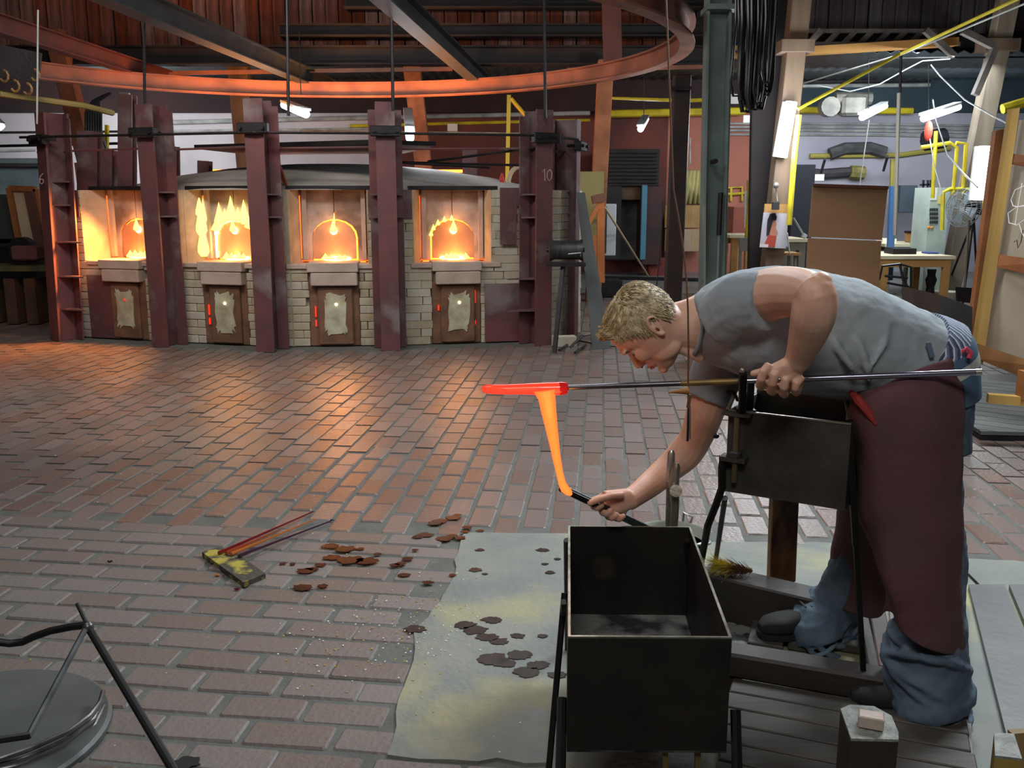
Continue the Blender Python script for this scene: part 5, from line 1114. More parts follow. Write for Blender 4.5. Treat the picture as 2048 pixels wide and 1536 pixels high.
solo('floor_hole_patch', MB().prism(blot(372, 1526, .03, z=.004), (0, 0, .002)), M('hole_black', (14, 12, 12)), 'small flat black patch standing for a hole between floor bricks at the bottom edge', 'hole')
# wooden mould board with glass rods
mb_ = thing('mould_board', 'burnt yellow spotted wooden board lying on the brick floor', 'board', atz(470, 1130))
q = [atz(*p, .02) for p in ((404, 1104), (438, 1094), (470, 1104), (531, 1147), (487, 1165))]
MB().prism([p - Vector((0, 0, .02)) for p in q], (0, 0, .02)).build('board_body', M('burnt_board', (70, 68, 56), (52, 50, 46), 14, .7, bump=.4, c3=(164, 150, 60), hi=.52), mb_)
for (p, q_, c, lab) in (((438, 1106), (627, 1023), (110, 24, 24), 'dark red glass rod lying topmost on the mould board'), ((452, 1106), (560, 1060), (150, 60, 30), 'short amber red glass rod next to the dark red rod'), ((462, 1108), (630, 1039), (170, 96, 40), 'long amber glass rod in the middle of the bundle on the floor'), ((478, 1112), (662, 1042), (60, 34, 50), 'dark violet glass rod nearest the camera on the mould board')):
    a, b = atz(*p, .028), atz(*q_, .012)
    mt = M('glass_' + str(c[0]), c, rough=.08); mt.node_tree.nodes['Principled BSDF'].inputs['Coat Weight'].default_value = 1
    o = solo('glass_rod', MB().tube([a, a.lerp(b, .3), b], [.008, .0055, .003], 8), mt, lab, 'glass rod', 'glass rods on the floor', True)
for k, (x, y, c, lab) in enumerate(((665, 1040, (70, 60, 90), 'tiny violet shard at the tip of the long glass rods'), (474, 1178, (90, 24, 30), 'tiny dark red shard below the mould board'), (435, 1150, (170, 110, 60), 'tiny amber shard left of the mould board'), (220, 1122, (60, 44, 40), 'tiny dark shard on the floor left of the mould board'))):
    solo('glass_shard', MB().ball(atz(x, y, .005), (.012, .006, .004), n=6, m=4), M('shard%d' % k, c, rough=.15), lab, 'shard')
# ================================================================ BLOWPIPE AND HOT GLASS
pA, pB = at(1128, 775.5, 2.42), at(1962, 744, 2.20)
bp = thing('blowpipe', 'long steel blowpipe lying in the fork of the stand and held by the man', 'blowpipe', pB)
pm_ = M('pipe_steel', (120, 118, 122), (92, 90, 94), 14, .28, .85)
MB().tube([pA.lerp(pB, .0), pA.lerp(pB, .30)], .0072, 14).build('pipe_tube', pm_, bp, True)
MB().tube([pA.lerp(pB, .30), pA.lerp(pB, .34), pA.lerp(pB, .45)], [.0072, .0082, .0078], 14).build('rusty_section', M('rusty_pipe', (140, 112, 56), (110, 96, 72), 26, .5, .5), bp, True)
MB().tube([pA.lerp(pB, .45), pB], .0078, 14).build('pipe_tube', M('pipe_bright', (150, 148, 166), rough=.22, metal=.9), bp, True)
MB().tube([pB - (pB - pA).normalized() * .012, pB + (pB - pA).normalized() * .001], .0082, 14).build('mouth_end', M('bright_worn', (190, 190, 180), rough=.3, metal=.8), bp, True)
def glow(name, c0, c1, s):
    m = bpy.data.materials.new(name); m.use_nodes = True; nt = m.node_tree; N = nt.nodes; L = nt.links; b = N['Principled BSDF']
    b.inputs['Roughness'].default_value = .08; b.inputs['Base Color'].default_value = lin((120, 30, 16))
    lw = N.new('ShaderNodeLayerWeight'); lw.inputs[0].default_value = .4; cr = N.new('ShaderNodeValToRGB'); cr.color_ramp.elements[0].color = lin(c0); cr.color_ramp.elements[1].color = lin(c1)
    L.new(lw.outputs['Facing'], cr.inputs[0]); L.new(cr.outputs[0], b.inputs['Emission Color']); b.inputs['Emission Strength'].default_value = s; return m
gl = thing('molten_glass', 'glowing orange red glass gather with a pulled strand dripping down to the tool', 'glass', pA)
s_ = 2.42 / 1850
G = [(1136, 776, 4), (1130, 776, 12), (1118, 777, 13.5), (1098, 778, 14), (1078, 778, 13), (1050, 778, 11.5), (1010, 779, 10.5), (985, 778.5, 10), (972, 778, 9), (966, 778, 6.5), (963.5, 778, 2)]
g0 = MB().tube([at(x, y, 2.42 + (1136 - x) * .0001) for x, y, r in G], [r * s_ for x, y, r in G], 20).build('gather', glow('gather_glow', (255, 70, 46), (200, 26, 20), 1.15), gl, True)
MB().tube([at(x, y, 2.418) for x, y in ((1137, 776), (1134, 776), (1126, 776.5), (1119, 777))], [r * s_ for r in (6, 12.5, 14.2, 14.4)], 20).build('cooling_collar', glow('collar_glow', (214, 24, 30), (120, 10, 16), .55), gl, True)
D_ = [(1090, 779, 24), (1091, 786, 21), (1094, 798, 17.5), (1097, 820, 16), (1102, 850, 13.2), (1108, 885, 10.5), (1113, 915, 8.8), (1119, 945, 7.6), (1124, 966, 8), (1130, 978, 9.5), (1138, 985, 8), (1143, 990, 3)]
MB().tube([at(x, y, 2.42 - max(0, y - 940) * .0003) for x, y, r in D_], [r * s_ for x, y, r in D_], 20).build('strand', glow('strand_glow', (255, 146, 60), (255, 84, 32), 1.3), gl, True)
lamp('molten_glass_light', 'POINT', at(1105, 830, 2.36), .5, (1, .3, .08), .05); lamp('molten_glass_light', 'POINT', at(1030, 775, 2.36), .3, (1, .2, .06), .05)
hk = thing('shaping_tool', 'dark grey channel shaped shaping tool held by the man under the hot strand', 'tool', at(1200, 1010, 2.44))
MB().bar(at(1121, 975, 2.42), at(1300, 1060, 2.60), .0215, .010, Vector((0, -1, 0)), .002).build('bar', M('tool_grey', (70, 84, 84), (44, 50, 52), 12, .4, .5), hk)
MB().bar(at(1121, 973, 2.41), at(1200, 1010, 2.485), .006, .016, Vector((0, -1, 0)), .001).build('channel_lip', blk, hk)
# hanging cord with pointer in front of the man
hc = thing('hanging_pointer', 'thin rusty wire hanging in front of the man with an ochre cone on it', 'wire', at(1378, 880, 2.15))
wr = M('rusty_wire', (104, 70, 48), rough=.6)
MB().tube([at(x, y, 2.15) for x, y in ((1330, -60), (1340, 200), (1347, 380), (1356, 430), (1367, 500), (1373, 560), (1376, 620), (1377, 700), (1376, 760), (1377, 822))], .0022, 6).build('wire_strand', wr, hc, True)
MB().tube([at(1336, 785, 2.14), at(1377, 781, 2.14)], [.001, .010], 12).build('cone', M('ochre_cone', (160, 112, 50), rough=.5), hc, True)
MB().bar(at(1380, 790, 2.14), at(1376, 815, 2.14), .008, .003, Vector((0, -1, 0))).build('clip', wr, hc)
MB().bar(at(1377, 817, 2.14), at(1375, 882, 2.14), .005, .005, Vector((0, -1, 0))).build('weight', darksteel, hc); MB().bar(at(1380, 812, 2.13), at(1380, 878, 2.13), .003, .004, Vector((0, -1, 0))).build('weight', MATS['worn_steel2'], hc)
solo('earphone_wire', MB().tube([at(1426, 790, 2.62), at(1430, 830, 2.62), at(1432, 862, 2.62)], .0012, 5), blk, 'thin black wire hanging below the man beside the stand', 'wire')
solo('earphone_bud', MB().ball(at(1432, 872, 2.62), (.010, .008, .008)), M('bud_blue', (34, 34, 60), rough=.2), 'tiny dark bud dangling on the black wire', 'earphone')
solo('thin_wire', MB().tube([at(1326, 402, 6.0), at(1322, 480, 6.0), at(1313, 575, 6.0)], .004, 5), blk, 'thin dark wire hanging just behind the hair of the man', 'wire')
# ================================================================ THE MAN
man = thing('person', 'man in grey t-shirt, maroon apron and jeans bending forward over the blowpipe', 'person', atz(1800, 1370))
def skinmat():
    m = M('skin', (222, 178, 154), (206, 156, 132), 9, .48, bump=.06, bscale=120); b = m.node_tree.nodes['Principled BSDF']
    b.inputs['Subsurface Weight'].default_value = .15; b.inputs['Subsurface Radius'].default_value = (.012, .005, .003); b.inputs['Subsurface Scale'].default_value = .6; return m
skin = skinmat()
B = MB()
def limb(js, n=16, mb=None):
    """js: (px, py, Y, radius[, flatten]) -> smooth tube with catmull interpolation"""
    P_ = [(at(j[0], j[1], j[2]), j[3]) for j in js]; pts, rs = [], []
    for i in range(len(P_) - 1):
        p0 = P_[max(i - 1, 0)]; p1 = P_[i]; p2 = P_[i + 1]; p3 = P_[min(i + 2, len(P_) - 1)]
        for k in range(4):
            t = k / 4; f = lambda a, b, c, d: .5 * ((2 * b) + (c - a) * t + (2 * a - 5 * b + 4 * c - d) * t * t + (3 * b - a - 3 * c + d) * t ** 3)
            pts.append(Vector([f(p0[0][q], p1[0][q], p2[0][q], p3[0][q]) for q in range(3)])); rs.append(f(p0[1], p1[1], p2[1], p3[1]))
    pts.append(P_[-1][0]); rs.append(P_[-1][1])
    (mb or B).tube(pts, rs, n); return pts
MID = 2.47
def sec(px, py, rpx, ry, Y=MID, ax=(1, 0), sq=.9):
    """torso section: centre, in-picture half height along the axis normal, depth half width"""
    s = Y / F; n = Vector((-ax[1], 0, ax[0])).normalized() if False else None
    d = Vector((ax[0], 0, -ax[1])).normalized(); nn = Vector((-d.z, 0, d.x))
    return (at(px, py, Y), nn * (rpx * s), Vector((0, ry, 0)), sq)
torso = [(1404, 640, 40, .075, (1, 0)), (1440, 645, 72, .15, (1, .05)), (1480, 648, 92, .19, (1, .05)), (1540, 650, 108, .19, (1, .08)), (1620, 660, 108, .165, (1, .15)), (1700, 680, 98, .15, (1, .3)), (1770, 705, 92, .16, (1, .5)), (1830, 735, 94, .175, (.9, .8)), (1848, 780, 90, .17, (.3, 1))]
B.loft([sec(a, b, c * .93, d * .95, ax=e) for a, b, c, d, e in torso], 28)
# ---- head, neck
O = at(1294, 649, MID - .01); HF = Vector((-.492, 0, -.870)); HU = Vector((-.870, 0, .492)); HY = Vector((0, -1, 0))  # HY: towards camera
def hp(f, u, s=0): return O + HF * f + HU * u + HY * s
S = 1.0
# skull by horizontal slices: u, front f, back f, half width
sl = [(.114, .012, -.020, .012), (.110, .036, -.048, .036), (.098, .062, -.072, .056), (.080, .080, -.088, .068), (.058, .090, -.097, .074), (.035, .0945, -.099, .076), (.012, .092, -.098, .075), (-.006, .084, -.092, .072), (-.025, .086, -.082, .069), (-.045, .086, -.066, .065), (-.062, .084, -.050, .060), (-.078, .084, -.030, .054), (-.092, .083, -.010, .046), (-.104, .080, .014, .036), (-.113, .070, .030, .022)]
sl = [(u_ * (.955 if u_ > .03 else 1), a_, b_ * .955, w_) for (u_, a_, b_, w_) in sl]
for i in range(1):
    secs = []
    for u_, ff, fb, hw in sl[::-1]:
        secs.append((hp((ff + fb) / 2, u_), HF * ((ff - fb) / 2), HY * hw, .92))
    B.loft(secs, 28)
E3 = dict(a=tuple(HF), b=tuple(HU), d=tuple(HY))
def hb3(f, u, s, rf, ru, rs, mb=None, n=14, m=10, rot=0):
    a = HF * math.cos(rot) + HU * math.sin(rot); b = HU * math.cos(rot) - HF * math.sin(rot)
    (mb or B).ball(hp(f, u, s), (rf, ru, rs), a, b, HY, n, m)
# nose: bridge, tip, wings
B.tube([hp(.080, .014), hp(.086, -.006), hp(.095, -.022), hp(.102, -.034)], [.011, .012, .013, .013], 12)
hb3(.105, -.036, 0, .012, .011, .012); hb3(.096, -.042, .010, .011, .008, .008); hb3(.096, -.042, -.010, .011, .008, .008)
hb3(.093, .020, .024, .009, .008, .022); hb3(.093, .020, -.024, .009, .008, .022)          # brows
hb3(.060, -.022, .040, .032, .028, .013); hb3(.060, -.022, -.040, .032, .028, .013)          # cheekbones
hb3(.090, -.062, 0, .008, .0055, .020); hb3(.088, -.073, 0, .008, .006, .018)               # lips
hb3(.076, -.060, 0, .018, .024, .030); hb3(.080, -.100, 0, .015, .014, .021)                                                           # chin
hb3(.030, -.075, .048, .038, .022, .014, rot=.5); hb3(.030, -.075, -.048, .038, .022, .014, rot=.5)   # jaw
# ear (camera side and far side)
for s in (1, -1):
    e0 = hp(-.010, -.012, s * .070)
    pts = []
    for k in range(15):
        a = 2.6 - k * .36; pts.append(hp(-.014 + .0165 * math.cos(a) * 1.0 - .004 * math.sin(a), -.008 + .029 * math.sin(a), s * (.080 - .004 * math.cos(a))))
    B.tube(pts[:12], [.003] + [.0045] * 9 + [.006, .005], 8)
    hb3(-.010, -.010, s * .072, .012, .024, .006); hb3(-.004, -.034, s * .076, .007, .007, .005)
    hb3(-.004, -.004, s * .079, .004, .011, .003, rot=.4)
# neck
B.loft([(hp(-.030, -.02), HF * .055, HY * .055, 1), (hp(-.025, -.070), (HF * .9 + HU * -.25) * .062, HY * .058, 1), (at(1385, 655, MID), Vector((-.15, 0, -1)).normalized() * .068, HY * .064, 1), (at(1430, 650, MID), Vector((0, 0, -1)) * .085, HY * .09, 1)], 22)
limb([(1338, 622, MID, .02), (1380, 622, MID, .036), (1425, 612, MID, .05)])
limb([(1338, 690, MID - .045, .014), (1370, 700, MID - .03, .016), (1405, 715, MID - .02, .018)])
# ---- near (left) arm
limb([(1490, 610, 2.33, .070), (1530, 592, 2.26, .066), (1575, 583, 2.18, .060), (1612, 585, 2.10, .052), (1632, 590, 2.05, .043)])
limb([(1622, 574, 2.06, .040), (1632, 592, 2.045, .045), (1628, 625, 2.06, .050), (1617, 665, 2.10, .044), (1602, 705, 2.145, .034), (1592, 728, 2.165, .029)])
B.ball(at(1641, 566, 2.045), .026)
# hand gripping the pipe
def fl_(pts, r0, r1, mb=None, n=10):
    m = len(pts); (mb or B).tube([at(*p) for p in pts], [r0 + (r1 - r0) * k / (m - 1) for k in range(m)], n)
    (mb or B).ball(at(*pts[-1]), r1 * 1.0, n=8, m=6)
def palm(c0, c1, w0, w1, th, side):
    """c0 wrist, c1 knuckle line centre; side: in-plane width vector"""
    B.loft([(c0 + (c1 - c0) * t, side * (w0 + (w1 - w0) * t), (c1 - c0).cross(side).normalized() * th * (1 - .25 * t), .8) for t in (0, .25, .5, .75, 1)], 16)
w0 = at(1597, 722, 2.16); k0 = at(1556, 752, 2.165)
sd = (at(1600, 775, 2.175) - at(1522, 742, 2.165)).normalized()
palm(w0, k0, .027, .044, .021, sd)
for (kx, ky, ex, r) in ((1526, 744, 1519, .0098), (1547, 752, 1541, .0103), (1570, 761, 1565, .0100), (1592, 768, 1589, .0088)):
    ey = {1526: 771, 1547: 781, 1570: 786, 1592: 783}[kx]
    fl_([(kx + 12, ky - 14, 2.162), (kx, ky, 2.150), ((kx + ex) / 2, (ky + ey) / 2, 2.153), (ex, ey, 2.175), (ex + 4, ey + 3, 2.20), (ex + 9, ey - 5, 2.235), (ex + 12, ey - 18, 2.245)], r * 1.14, r)
fl_([(1580, 735, 2.19), (1552, 738, 2.205), (1528, 742, 2.21), (1506, 747, 2.215)], .013, .0085)
# ---- far (right) arm
FY = 2.58
limb([(1470, 700, 2.64, .075), (1440, 745, 2.63, .064), (1418, 800, 2.62, .058), (1402, 850, 2.645, .052), (1385, 890, 2.66, .047)])
limb([(1395, 870, 2.655, .047), (1372, 905, 2.665, .050), (1340, 935, 2.665, .044), (1305, 965, 2.63, .039), (1275, 988, 2.58, .033), (1256, 1001, 2.55, .031)])
w1 = at(1262, 996, 2.55); k1 = at(1215, 1008, 2.52)
palm(w1, k1, .031, .042, .023, (at(1225, 1035, 2.52) - at(1208, 985, 2.52)).normalized())
hb = [(1222, 992, 1198, 1004), ]
fl_([(1245, 990, 2.51), (1222, 992, 2.485), (1200, 998, 2.465), (1180, 1006, 2.455)], .0125, .0095)       # thumb along the tool
for (kx, ky, ex, ey, r) in ((1210, 992, 1187, 1013, .0100), (1215, 1008, 1205, 1025, .0100), (1226, 1018, 1216, 1033, .0098), (1238, 1026, 1230, 1036, .0090)):
    fl_([(kx + 14, ky - 4, 2.54), (kx, ky, 2.535), (ex - 4, (ky + ey) / 2, 2.52), (ex, ey, 2.495), (ex + 8, ey + 3, 2.478), (ex + 16, ey - 3, 2.478)], r * 1.15, r)
# hidden legs keep the body whole
limb([(1840, 770, 2.38, .085), (1850, 900, 2.34, .08), (1862, 1080, 2.30, .058), (1870, 1250, 2.27, .05), (1872, 1390, 2.27, .04)])
limb([(1820, 780, 2.58, .085), (1790, 900, 2.60, .08), (1750, 1040, 2.64, .058), (1690, 1180, 2.70, .048), (1650, 1270, 2.74, .038)])
body = B.build('body', skin, man, True)
def remesh(o, v, it=3, f=.5):
    r = o.modifiers.new('r', 'REMESH'); r.mode = 'VOXEL'; r.voxel_size = v; r.use_smooth_shade = True
    if it: s = o.modifiers.new('s', 'SMOOTH'); s.iterations = it; s.factor = f
remesh(body, .0036, 3)
# facial details: eyes, brows, lips, nostril
for s in (1, -1):
    hb = MB(); hb3(.0745, -.001, s * .031, .012, .011, .012, hb); e = hb.build('eye', M('eye_white', (196, 176, 168), rough=.2), man, True)
    hb = MB(); hb3(.0845, -.004, s * .034, .004, .006, .006, hb); hb.build('iris', M('iris', (60, 66, 70), rough=.15), e, True)
    hb = MB(); hb.tube([hp(.091, .004, s * .022), hp(.0905, .006, s * .032), hp(.083, .003, s * .043)], .0034, 6); hb.build('eyelid', M('lash', (176, 124, 100)), man, True)
    eb = MB()
    for k in range(60):
        t = R.random(); p = hp(.100 - .016 * t * t, .020 - .004 * t + R.uniform(-.003, .003), s * (.014 + .036 * t)); eb.tube([p, p + (HY * s * .009 + HU * R.uniform(-.002, .003) - HF * .004)], [.0007, .0003], 3)
    eb.build('eyebrow', M('brow_hair', (120, 92, 64), rough=.6), man)
MB().ball(hp(.1045, -.046, .009), (.004, .003, .003), HF, HU, HY).build('nostril', M('nostril', (90, 40, 34)), man, True)
lp = MB(); lp.tube([hp(.0975, -.0675, 0), hp(.094, -.0675, .012), hp(.083, -.067, .024)], [.0018, .0018, .001], 6); lp.build('mouth_line', M('lip_dark', (130, 62, 56)), man, True)
lp = MB(); lp.tube([hp(.0985, -.063, 0), hp(.094, -.063, .012), hp(.084, -.066, .022)], [.0035, .003, .0015], 8); lp.tube([hp(.0965, -.0725, 0), hp(.092, -.0725, .012), hp(.083, -.0685, .021)], [.004, .0035, .0015], 8); lp.build('lips', M('lips', (196, 118, 104), rough=.4), man, True)
MB().ball(hp(-.006, -.014, .0775), (.004, .008, .003), HF, HU, HY).build('ear_canal', M('ear_dark', (120, 56, 48)), man, True)
# ---- hair
hairm = M('hair_blond', (204, 184, 136), (144, 124, 90), 60, .5, bump=.3, stretch=(1, 1, 1), isl=.3)
cap = MB(); vs = []; fs = []
def skull(u_):
    for i in range(len(sl) - 1):
        a, b = sl[i], sl[i + 1]
        if b[0] <= u_ <= a[0]:
            t = (a[0] - u_) / (a[0] - b[0]); return [a[k] + (b[k] - a[k]) * t for k in (1, 2, 3)]
    return list(sl[0][1:]) if u_ > sl[0][0] else list(sl[-1][1:])
def surf(u_, th, off=0):    # th 0=front, pi=back ; returns point, outward
    ff, fb, hw = skull(u_); c = (ff + fb) / 2; r = (ff - fb) / 2
    q = .92; ct, st = math.cos(th), math.sin(th); x = math.copysign(abs(ct) ** q, ct) * r; y = math.copysign(abs(st) ** q, st) * hw
    nrm = (HF * (ct / max(r, .01)) + HY * (st / max(hw, .01))).normalized(); up = max(0, (u_ - .03) / .085); nrm = (nrm * (1 - .8 * up ** 2) + HU * (up ** 1.5 + .02)).normalized()
    return hp(c + x, u_, y) + nrm * off, nrm
def hairline(th):   # lowest u with hair for this azimuth
    a = abs(math.atan2(math.sin(th), math.cos(th)))
    if a < .75: return .058 + .012 * math.cos(a * 2)
    if a < 1.15: return .058 - (a - .75) * .07
    if a < 1.5: return .030 - (a - 1.15) * .14
    if a < 1.75: return -.020 + (a - 1.5) * .12
    if a < 2.1: return .010 - (a - 1.75) * .12
    return -.032 - (a - 2.1) * .035
NT, NU = 48, 14
for i in range(NU + 1):
    for k in range(NT):
        th = 2 * PI * k / NT; h0 = hairline(th); u_ = h0 + (.1085 - h0) * (i / NU) ** .8; p, nr = surf(u_, th, .001 + .003 * min(1, i / 3)); vs.append(p)
for i in range(NU):
    for k in range(NT): l = (k + 1) % NT; fs.append([i * NT + k, i * NT + l, (i + 1) * NT + l, (i + 1) * NT + k])
fs.append([NU * NT + k for k in range(NT)]); cap.add(vs, fs)
hair = cap.build('hair', hairm, man, True)
st_ = MB(); rr = random.Random(5)
for k in range(5200):
    th = rr.uniform(-PI, PI); h0 = hairline(th); u_ = h0 + (.1086 - h0) * (rr.random() ** .9)
    if math.sin(th) < -.3 and rr.random() < .5: continue
    p, nr = surf(u_, th, .002)
    front = max(0, math.cos(th)); topf = max(0, (u_ - .06) / .05)
    comb = (HF * (.9 if math.cos(th) > -.2 else .1) + HU * (-.6 + .3 * front) + HY * rr.uniform(-.25, .25)) if topf > .1 or front > .6 else (HF * .25 - HU * .9 + HY * rr.uniform(-.15, .15))
    if math.cos(th) < -.3: comb = -HU * .8 - HF * .2 * (1 - topf) + HY * rr.uniform(-.2, .2)
    comb = (comb - nr * comb.dot(nr)); comb = comb.normalized()
    ln = rr.uniform(.008, .014) * (1 + .5 * topf + (.9 if front > .6 and u_ < .08 else 0))
    lift = .22 + .15 * topf
    if front > .72 and u_ < .088: comb = (HF * .4 + HU * .9).normalized(); lift = .5
    d = (comb + nr * lift + Vector((rr.uniform(-.15, .15), rr.uniform(-.15, .15), rr.uniform(-.15, .15)))).normalized()
    q = p + d * ln * .55; e_ = q + (d + comb * .5).normalized() * ln * .5
    st_.tube([p - nr * .002, q, e_], [.0016, .0013, .0004], 3, cap=False)
st_.build('hair_strands', hairm, hair)['kind'] = 'stuff'

# ---- t-shirt
shirtm = M('grey_jersey', (150, 158, 163), (136, 144, 150), 5, .9, bump=.12, bscale=60)
T_ = MB()
shirt = [(1391, 652, 60, .085, (1, -.12)), (1412, 648, 76, .12, (1, -.05)), (1440, 645, 90, .165, (1, .02)), (1480, 645, 104, .20, (1, .05)), (1540, 650, 119, .205, (1, .08)), (1610, 661, 124, .19, (1, .15)), (1680, 676, 122, .18, (1, .24)), (1740, 695, 112, .18, (1, .36)), (1792, 712, 105, .185, (1, .50)), (1822, 722, 100, .188, (1, .6))]
T_.loft([sec(a, b, c, d, ax=e) for a, b, c, d, e in shirt], 36)
# belly fold hanging in front
limb([(1500, 700, 2.42, .06), (1580, 735, 2.40, .062), (1660, 752, 2.38, .060), (1730, 765, 2.38, .052), (1765, 772, 2.38, .03)], mb=T_)
# sleeves
limb([(1450, 640, 2.36, .085), (1490, 612, 2.30, .086), (1520, 604, 2.26, .080), (1540, 603, 2.235, .074)], mb=T_)
limb([(1470, 680, 2.60, .08), (1440, 735, 2.61, .078), (1420, 780, 2.61, .068), (1413, 798, 2.61, .064)], mb=T_)
tshirt = T_.build('t_shirt', shirtm, man, True); remesh(tshirt, .006, 4)
tx = bpy.data.textures.new('folds', 'CLOUDS'); tx.noise_scale = .075
dp = tshirt.modifiers.new('d', 'DISPLACE'); dp.texture = tx; dp.strength = .013; dp.mid_level = .5; dp.texture_coords = 'GLOBAL'
# real fold ridges on the shirt
fo = MB()
for pts, r in (([(1650, 640, 2.30), (1672, 690, 2.275), (1700, 730, 2.27), (1722, 762, 2.29)], .010), ([(1690, 650, 2.295), (1720, 690, 2.285), (1735, 740, 2.285), (1740, 775, 2.30)], .009), ([(1440, 600, 2.29), (1462, 622, 2.27), (1480, 650, 2.265)], .008), ([(1455, 560, 2.34), (1490, 566, 2.30), (1520, 560, 2.285)], .007), ([(1780, 640, 2.31), (1770, 690, 2.285), (1740, 740, 2.28)], .008), ([(1450, 700, 2.335), (1500, 722, 2.32), (1550, 722, 2.315)], .008)):
    P_ = [at(*p) for p in pts]; fo.tube(P_, [.002] + [r] * (len(P_) - 2) + [.002], 10)
# (merged into the shirt surface before remeshing)
me = tshirt.data; bm = bmesh.new(); bm.from_mesh(me); tmp = fo.mesh('tmp', shirtm, True); bm.from_mesh(tmp); bm.to_mesh(me); bm.free(); bpy.data.meshes.remove(tmp)
me.polygons.foreach_set('use_smooth', [True] * len(me.polygons))
cb = MB(); cb.tube([at(1391, 652, MID) + Vector((-.12, 0, -1)).normalized() * (.079 * math.cos(a)) + Vector((0, .086 * math.sin(a), 0)) for a in [2 * PI * k / 28 for k in range(28)]], .006, 8, True); cb.build('collar', shirtm, tshirt, True)
# ---- striped shorts waistband and jeans waistband
def stripes(name, cols, scale, dirv):
    m = M(name, cols[0], rough=.85); nt = m.node_tree; N = nt.nodes; L = nt.links; b = N['Principled BSDF']
    tc = N.new('ShaderNodeTexCoord'); vm = N.new('ShaderNodeVectorMath'); vm.operation = 'DOT_PRODUCT'; vm.inputs[1].default_value = dirv; L.new(tc.outputs['Object'], vm.inputs[0])
    mu = N.new('ShaderNodeMath'); mu.operation = 'MULTIPLY'; mu.inputs[1].default_value = scale; L.new(vm.outputs['Value'], mu.inputs[0]); fr = N.new('ShaderNodeMath'); fr.operation = 'FRACT'; L.new(mu.outputs[0], fr.inputs[0])
    cr = N.new('ShaderNodeValToRGB'); cr.color_ramp.interpolation = 'CONSTANT'; cr.color_ramp.elements[0].color = lin(cols[0]); cr.color_ramp.elements[1].color = lin(cols[1]); cr.color_ramp.elements[1].position = .45
    e = cr.color_ramp.elements.new(.7); e.color = lin(cols[2]); L.new(fr.outputs[0], cr.inputs[0]); L.new(cr.outputs[0], b.inputs['Base Color']); return m
ax1 = (1, .75); d1 = Vector((1, 0, -.75)).normalized()
W_ = MB(); W_.loft([sec(1812, 706, 96, .182, ax=(1, .62)), sec(1828, 711, 99, .186, ax=(1, .72)), sec(1841, 715, 100, .188, ax=(.9, .8))], 32)
W_.build('shorts_band', stripes('striped_cotton', ((52, 66, 92), (184, 190, 200), (90, 106, 130)), 62, tuple(d1 + Vector((0, 1.2, 0)))), man, True)
denim = M('denim', (94, 112, 128), (70, 86, 102), 7, .85, bump=.35, bscale=14, c3=(122, 138, 150))
W_ = MB(); W_.loft([sec(1832, 716, 104, .192, ax=(.85, .9)), sec(1836, 726, 106, .194, ax=(.75, 1)), sec(1838, 741, 104, .194, ax=(.5, 1)), sec(1848, 790, 92, .188, ax=(.25, 1))], 32)
W_.build('jeans_waistband', stripes('jeans_trim', ((74, 100, 128), (176, 180, 170), (70, 96, 122)), 9, (-.4, 0, .9)), man, True)
J = MB()
J.loft([sec(1838, 752, 96, .186, ax=(.5, 1)), sec(1842, 820, 84, .18, ax=(.1, 1)), sec(1838, 880, 84, .18, ax=(0, 1))], 28)
limb([(1838, 830, 2.37, .10), (1848, 960, 2.34, .092), (1862, 1120, 2.32, .086), (1862, 1220, 2.30, .088), (1858, 1290, 2.28, .098), (1850, 1345, 2.27, .106), (1860, 1375, 2.27, .104), (1854, 1400, 2.26, .108), (1856, 1428, 2.25, .100)], mb=J)
limb([(1810, 850, 2.57, .105), (1780, 960, 2.60, .095), (1730, 1090, 2.66, .080), (1690, 1180, 2.70, .078), (1668, 1215, 2.72, .082), (1655, 1240, 2.73, .078), (1632, 1258, 2.68, .084), (1636, 1285, 2.66, .080)], mb=J)
# denim folds
for c, rr_, n_ in (((1848, 1340, 2.27), .106, 3), ((1856, 1385, 2.27), .108, 3), ((1855, 1300, 2.28), .100, 2), ((1668, 1222, 2.72), .074, 2), ((1652, 1244, 2.70), .074, 2), ((1636, 1268, 2.67), .076, 2)):
    p = at(*c)
    for k in range(n_):
        ti = R.choice((-.34, -.25, .3)); J.tube([p + Vector((rr_ * math.cos(a) * 1.0, rr_ * .95 * math.sin(a), ti * .2 * math.cos(a + k) + (k - 1) * .022)) for a in [2 * PI * q / 18 for q in range(18)]], .010, 8, True)
jeans = J.build('jeans', denim, man, True); remesh(jeans, .006, 3)
tj = bpy.data.textures.new('denim_folds', 'CLOUDS'); tj.noise_scale = .06; dj = jeans.modifiers.new('d', 'DISPLACE'); dj.texture = tj; dj.strength = .016; dj.texture_coords = 'GLOBAL'
for (c, r, dx) in (((1850, 1430, 2.25), .104, -.02), ((1628, 1290, 2.66), .082, -.02)):
    p = at(*c); MB().tube([p + Vector((r * math.cos(a) + dx, r * .9 * math.sin(a), -.045 * math.cos(a) * -1 * .6)) for a in [2 * PI * q / 24 for q in range(24)]], .007, 8, True).build('cuff', M('pale_denim', (110, 132, 150), (84, 106, 126), 12, .85), jeans, True)
# belt loop
MB().bar(at(1856, 684, 2.285), at(1865, 716, 2.28), .012, .008, Vector((0, -1, 0)), .002).build('belt_loop', denim, jeans)
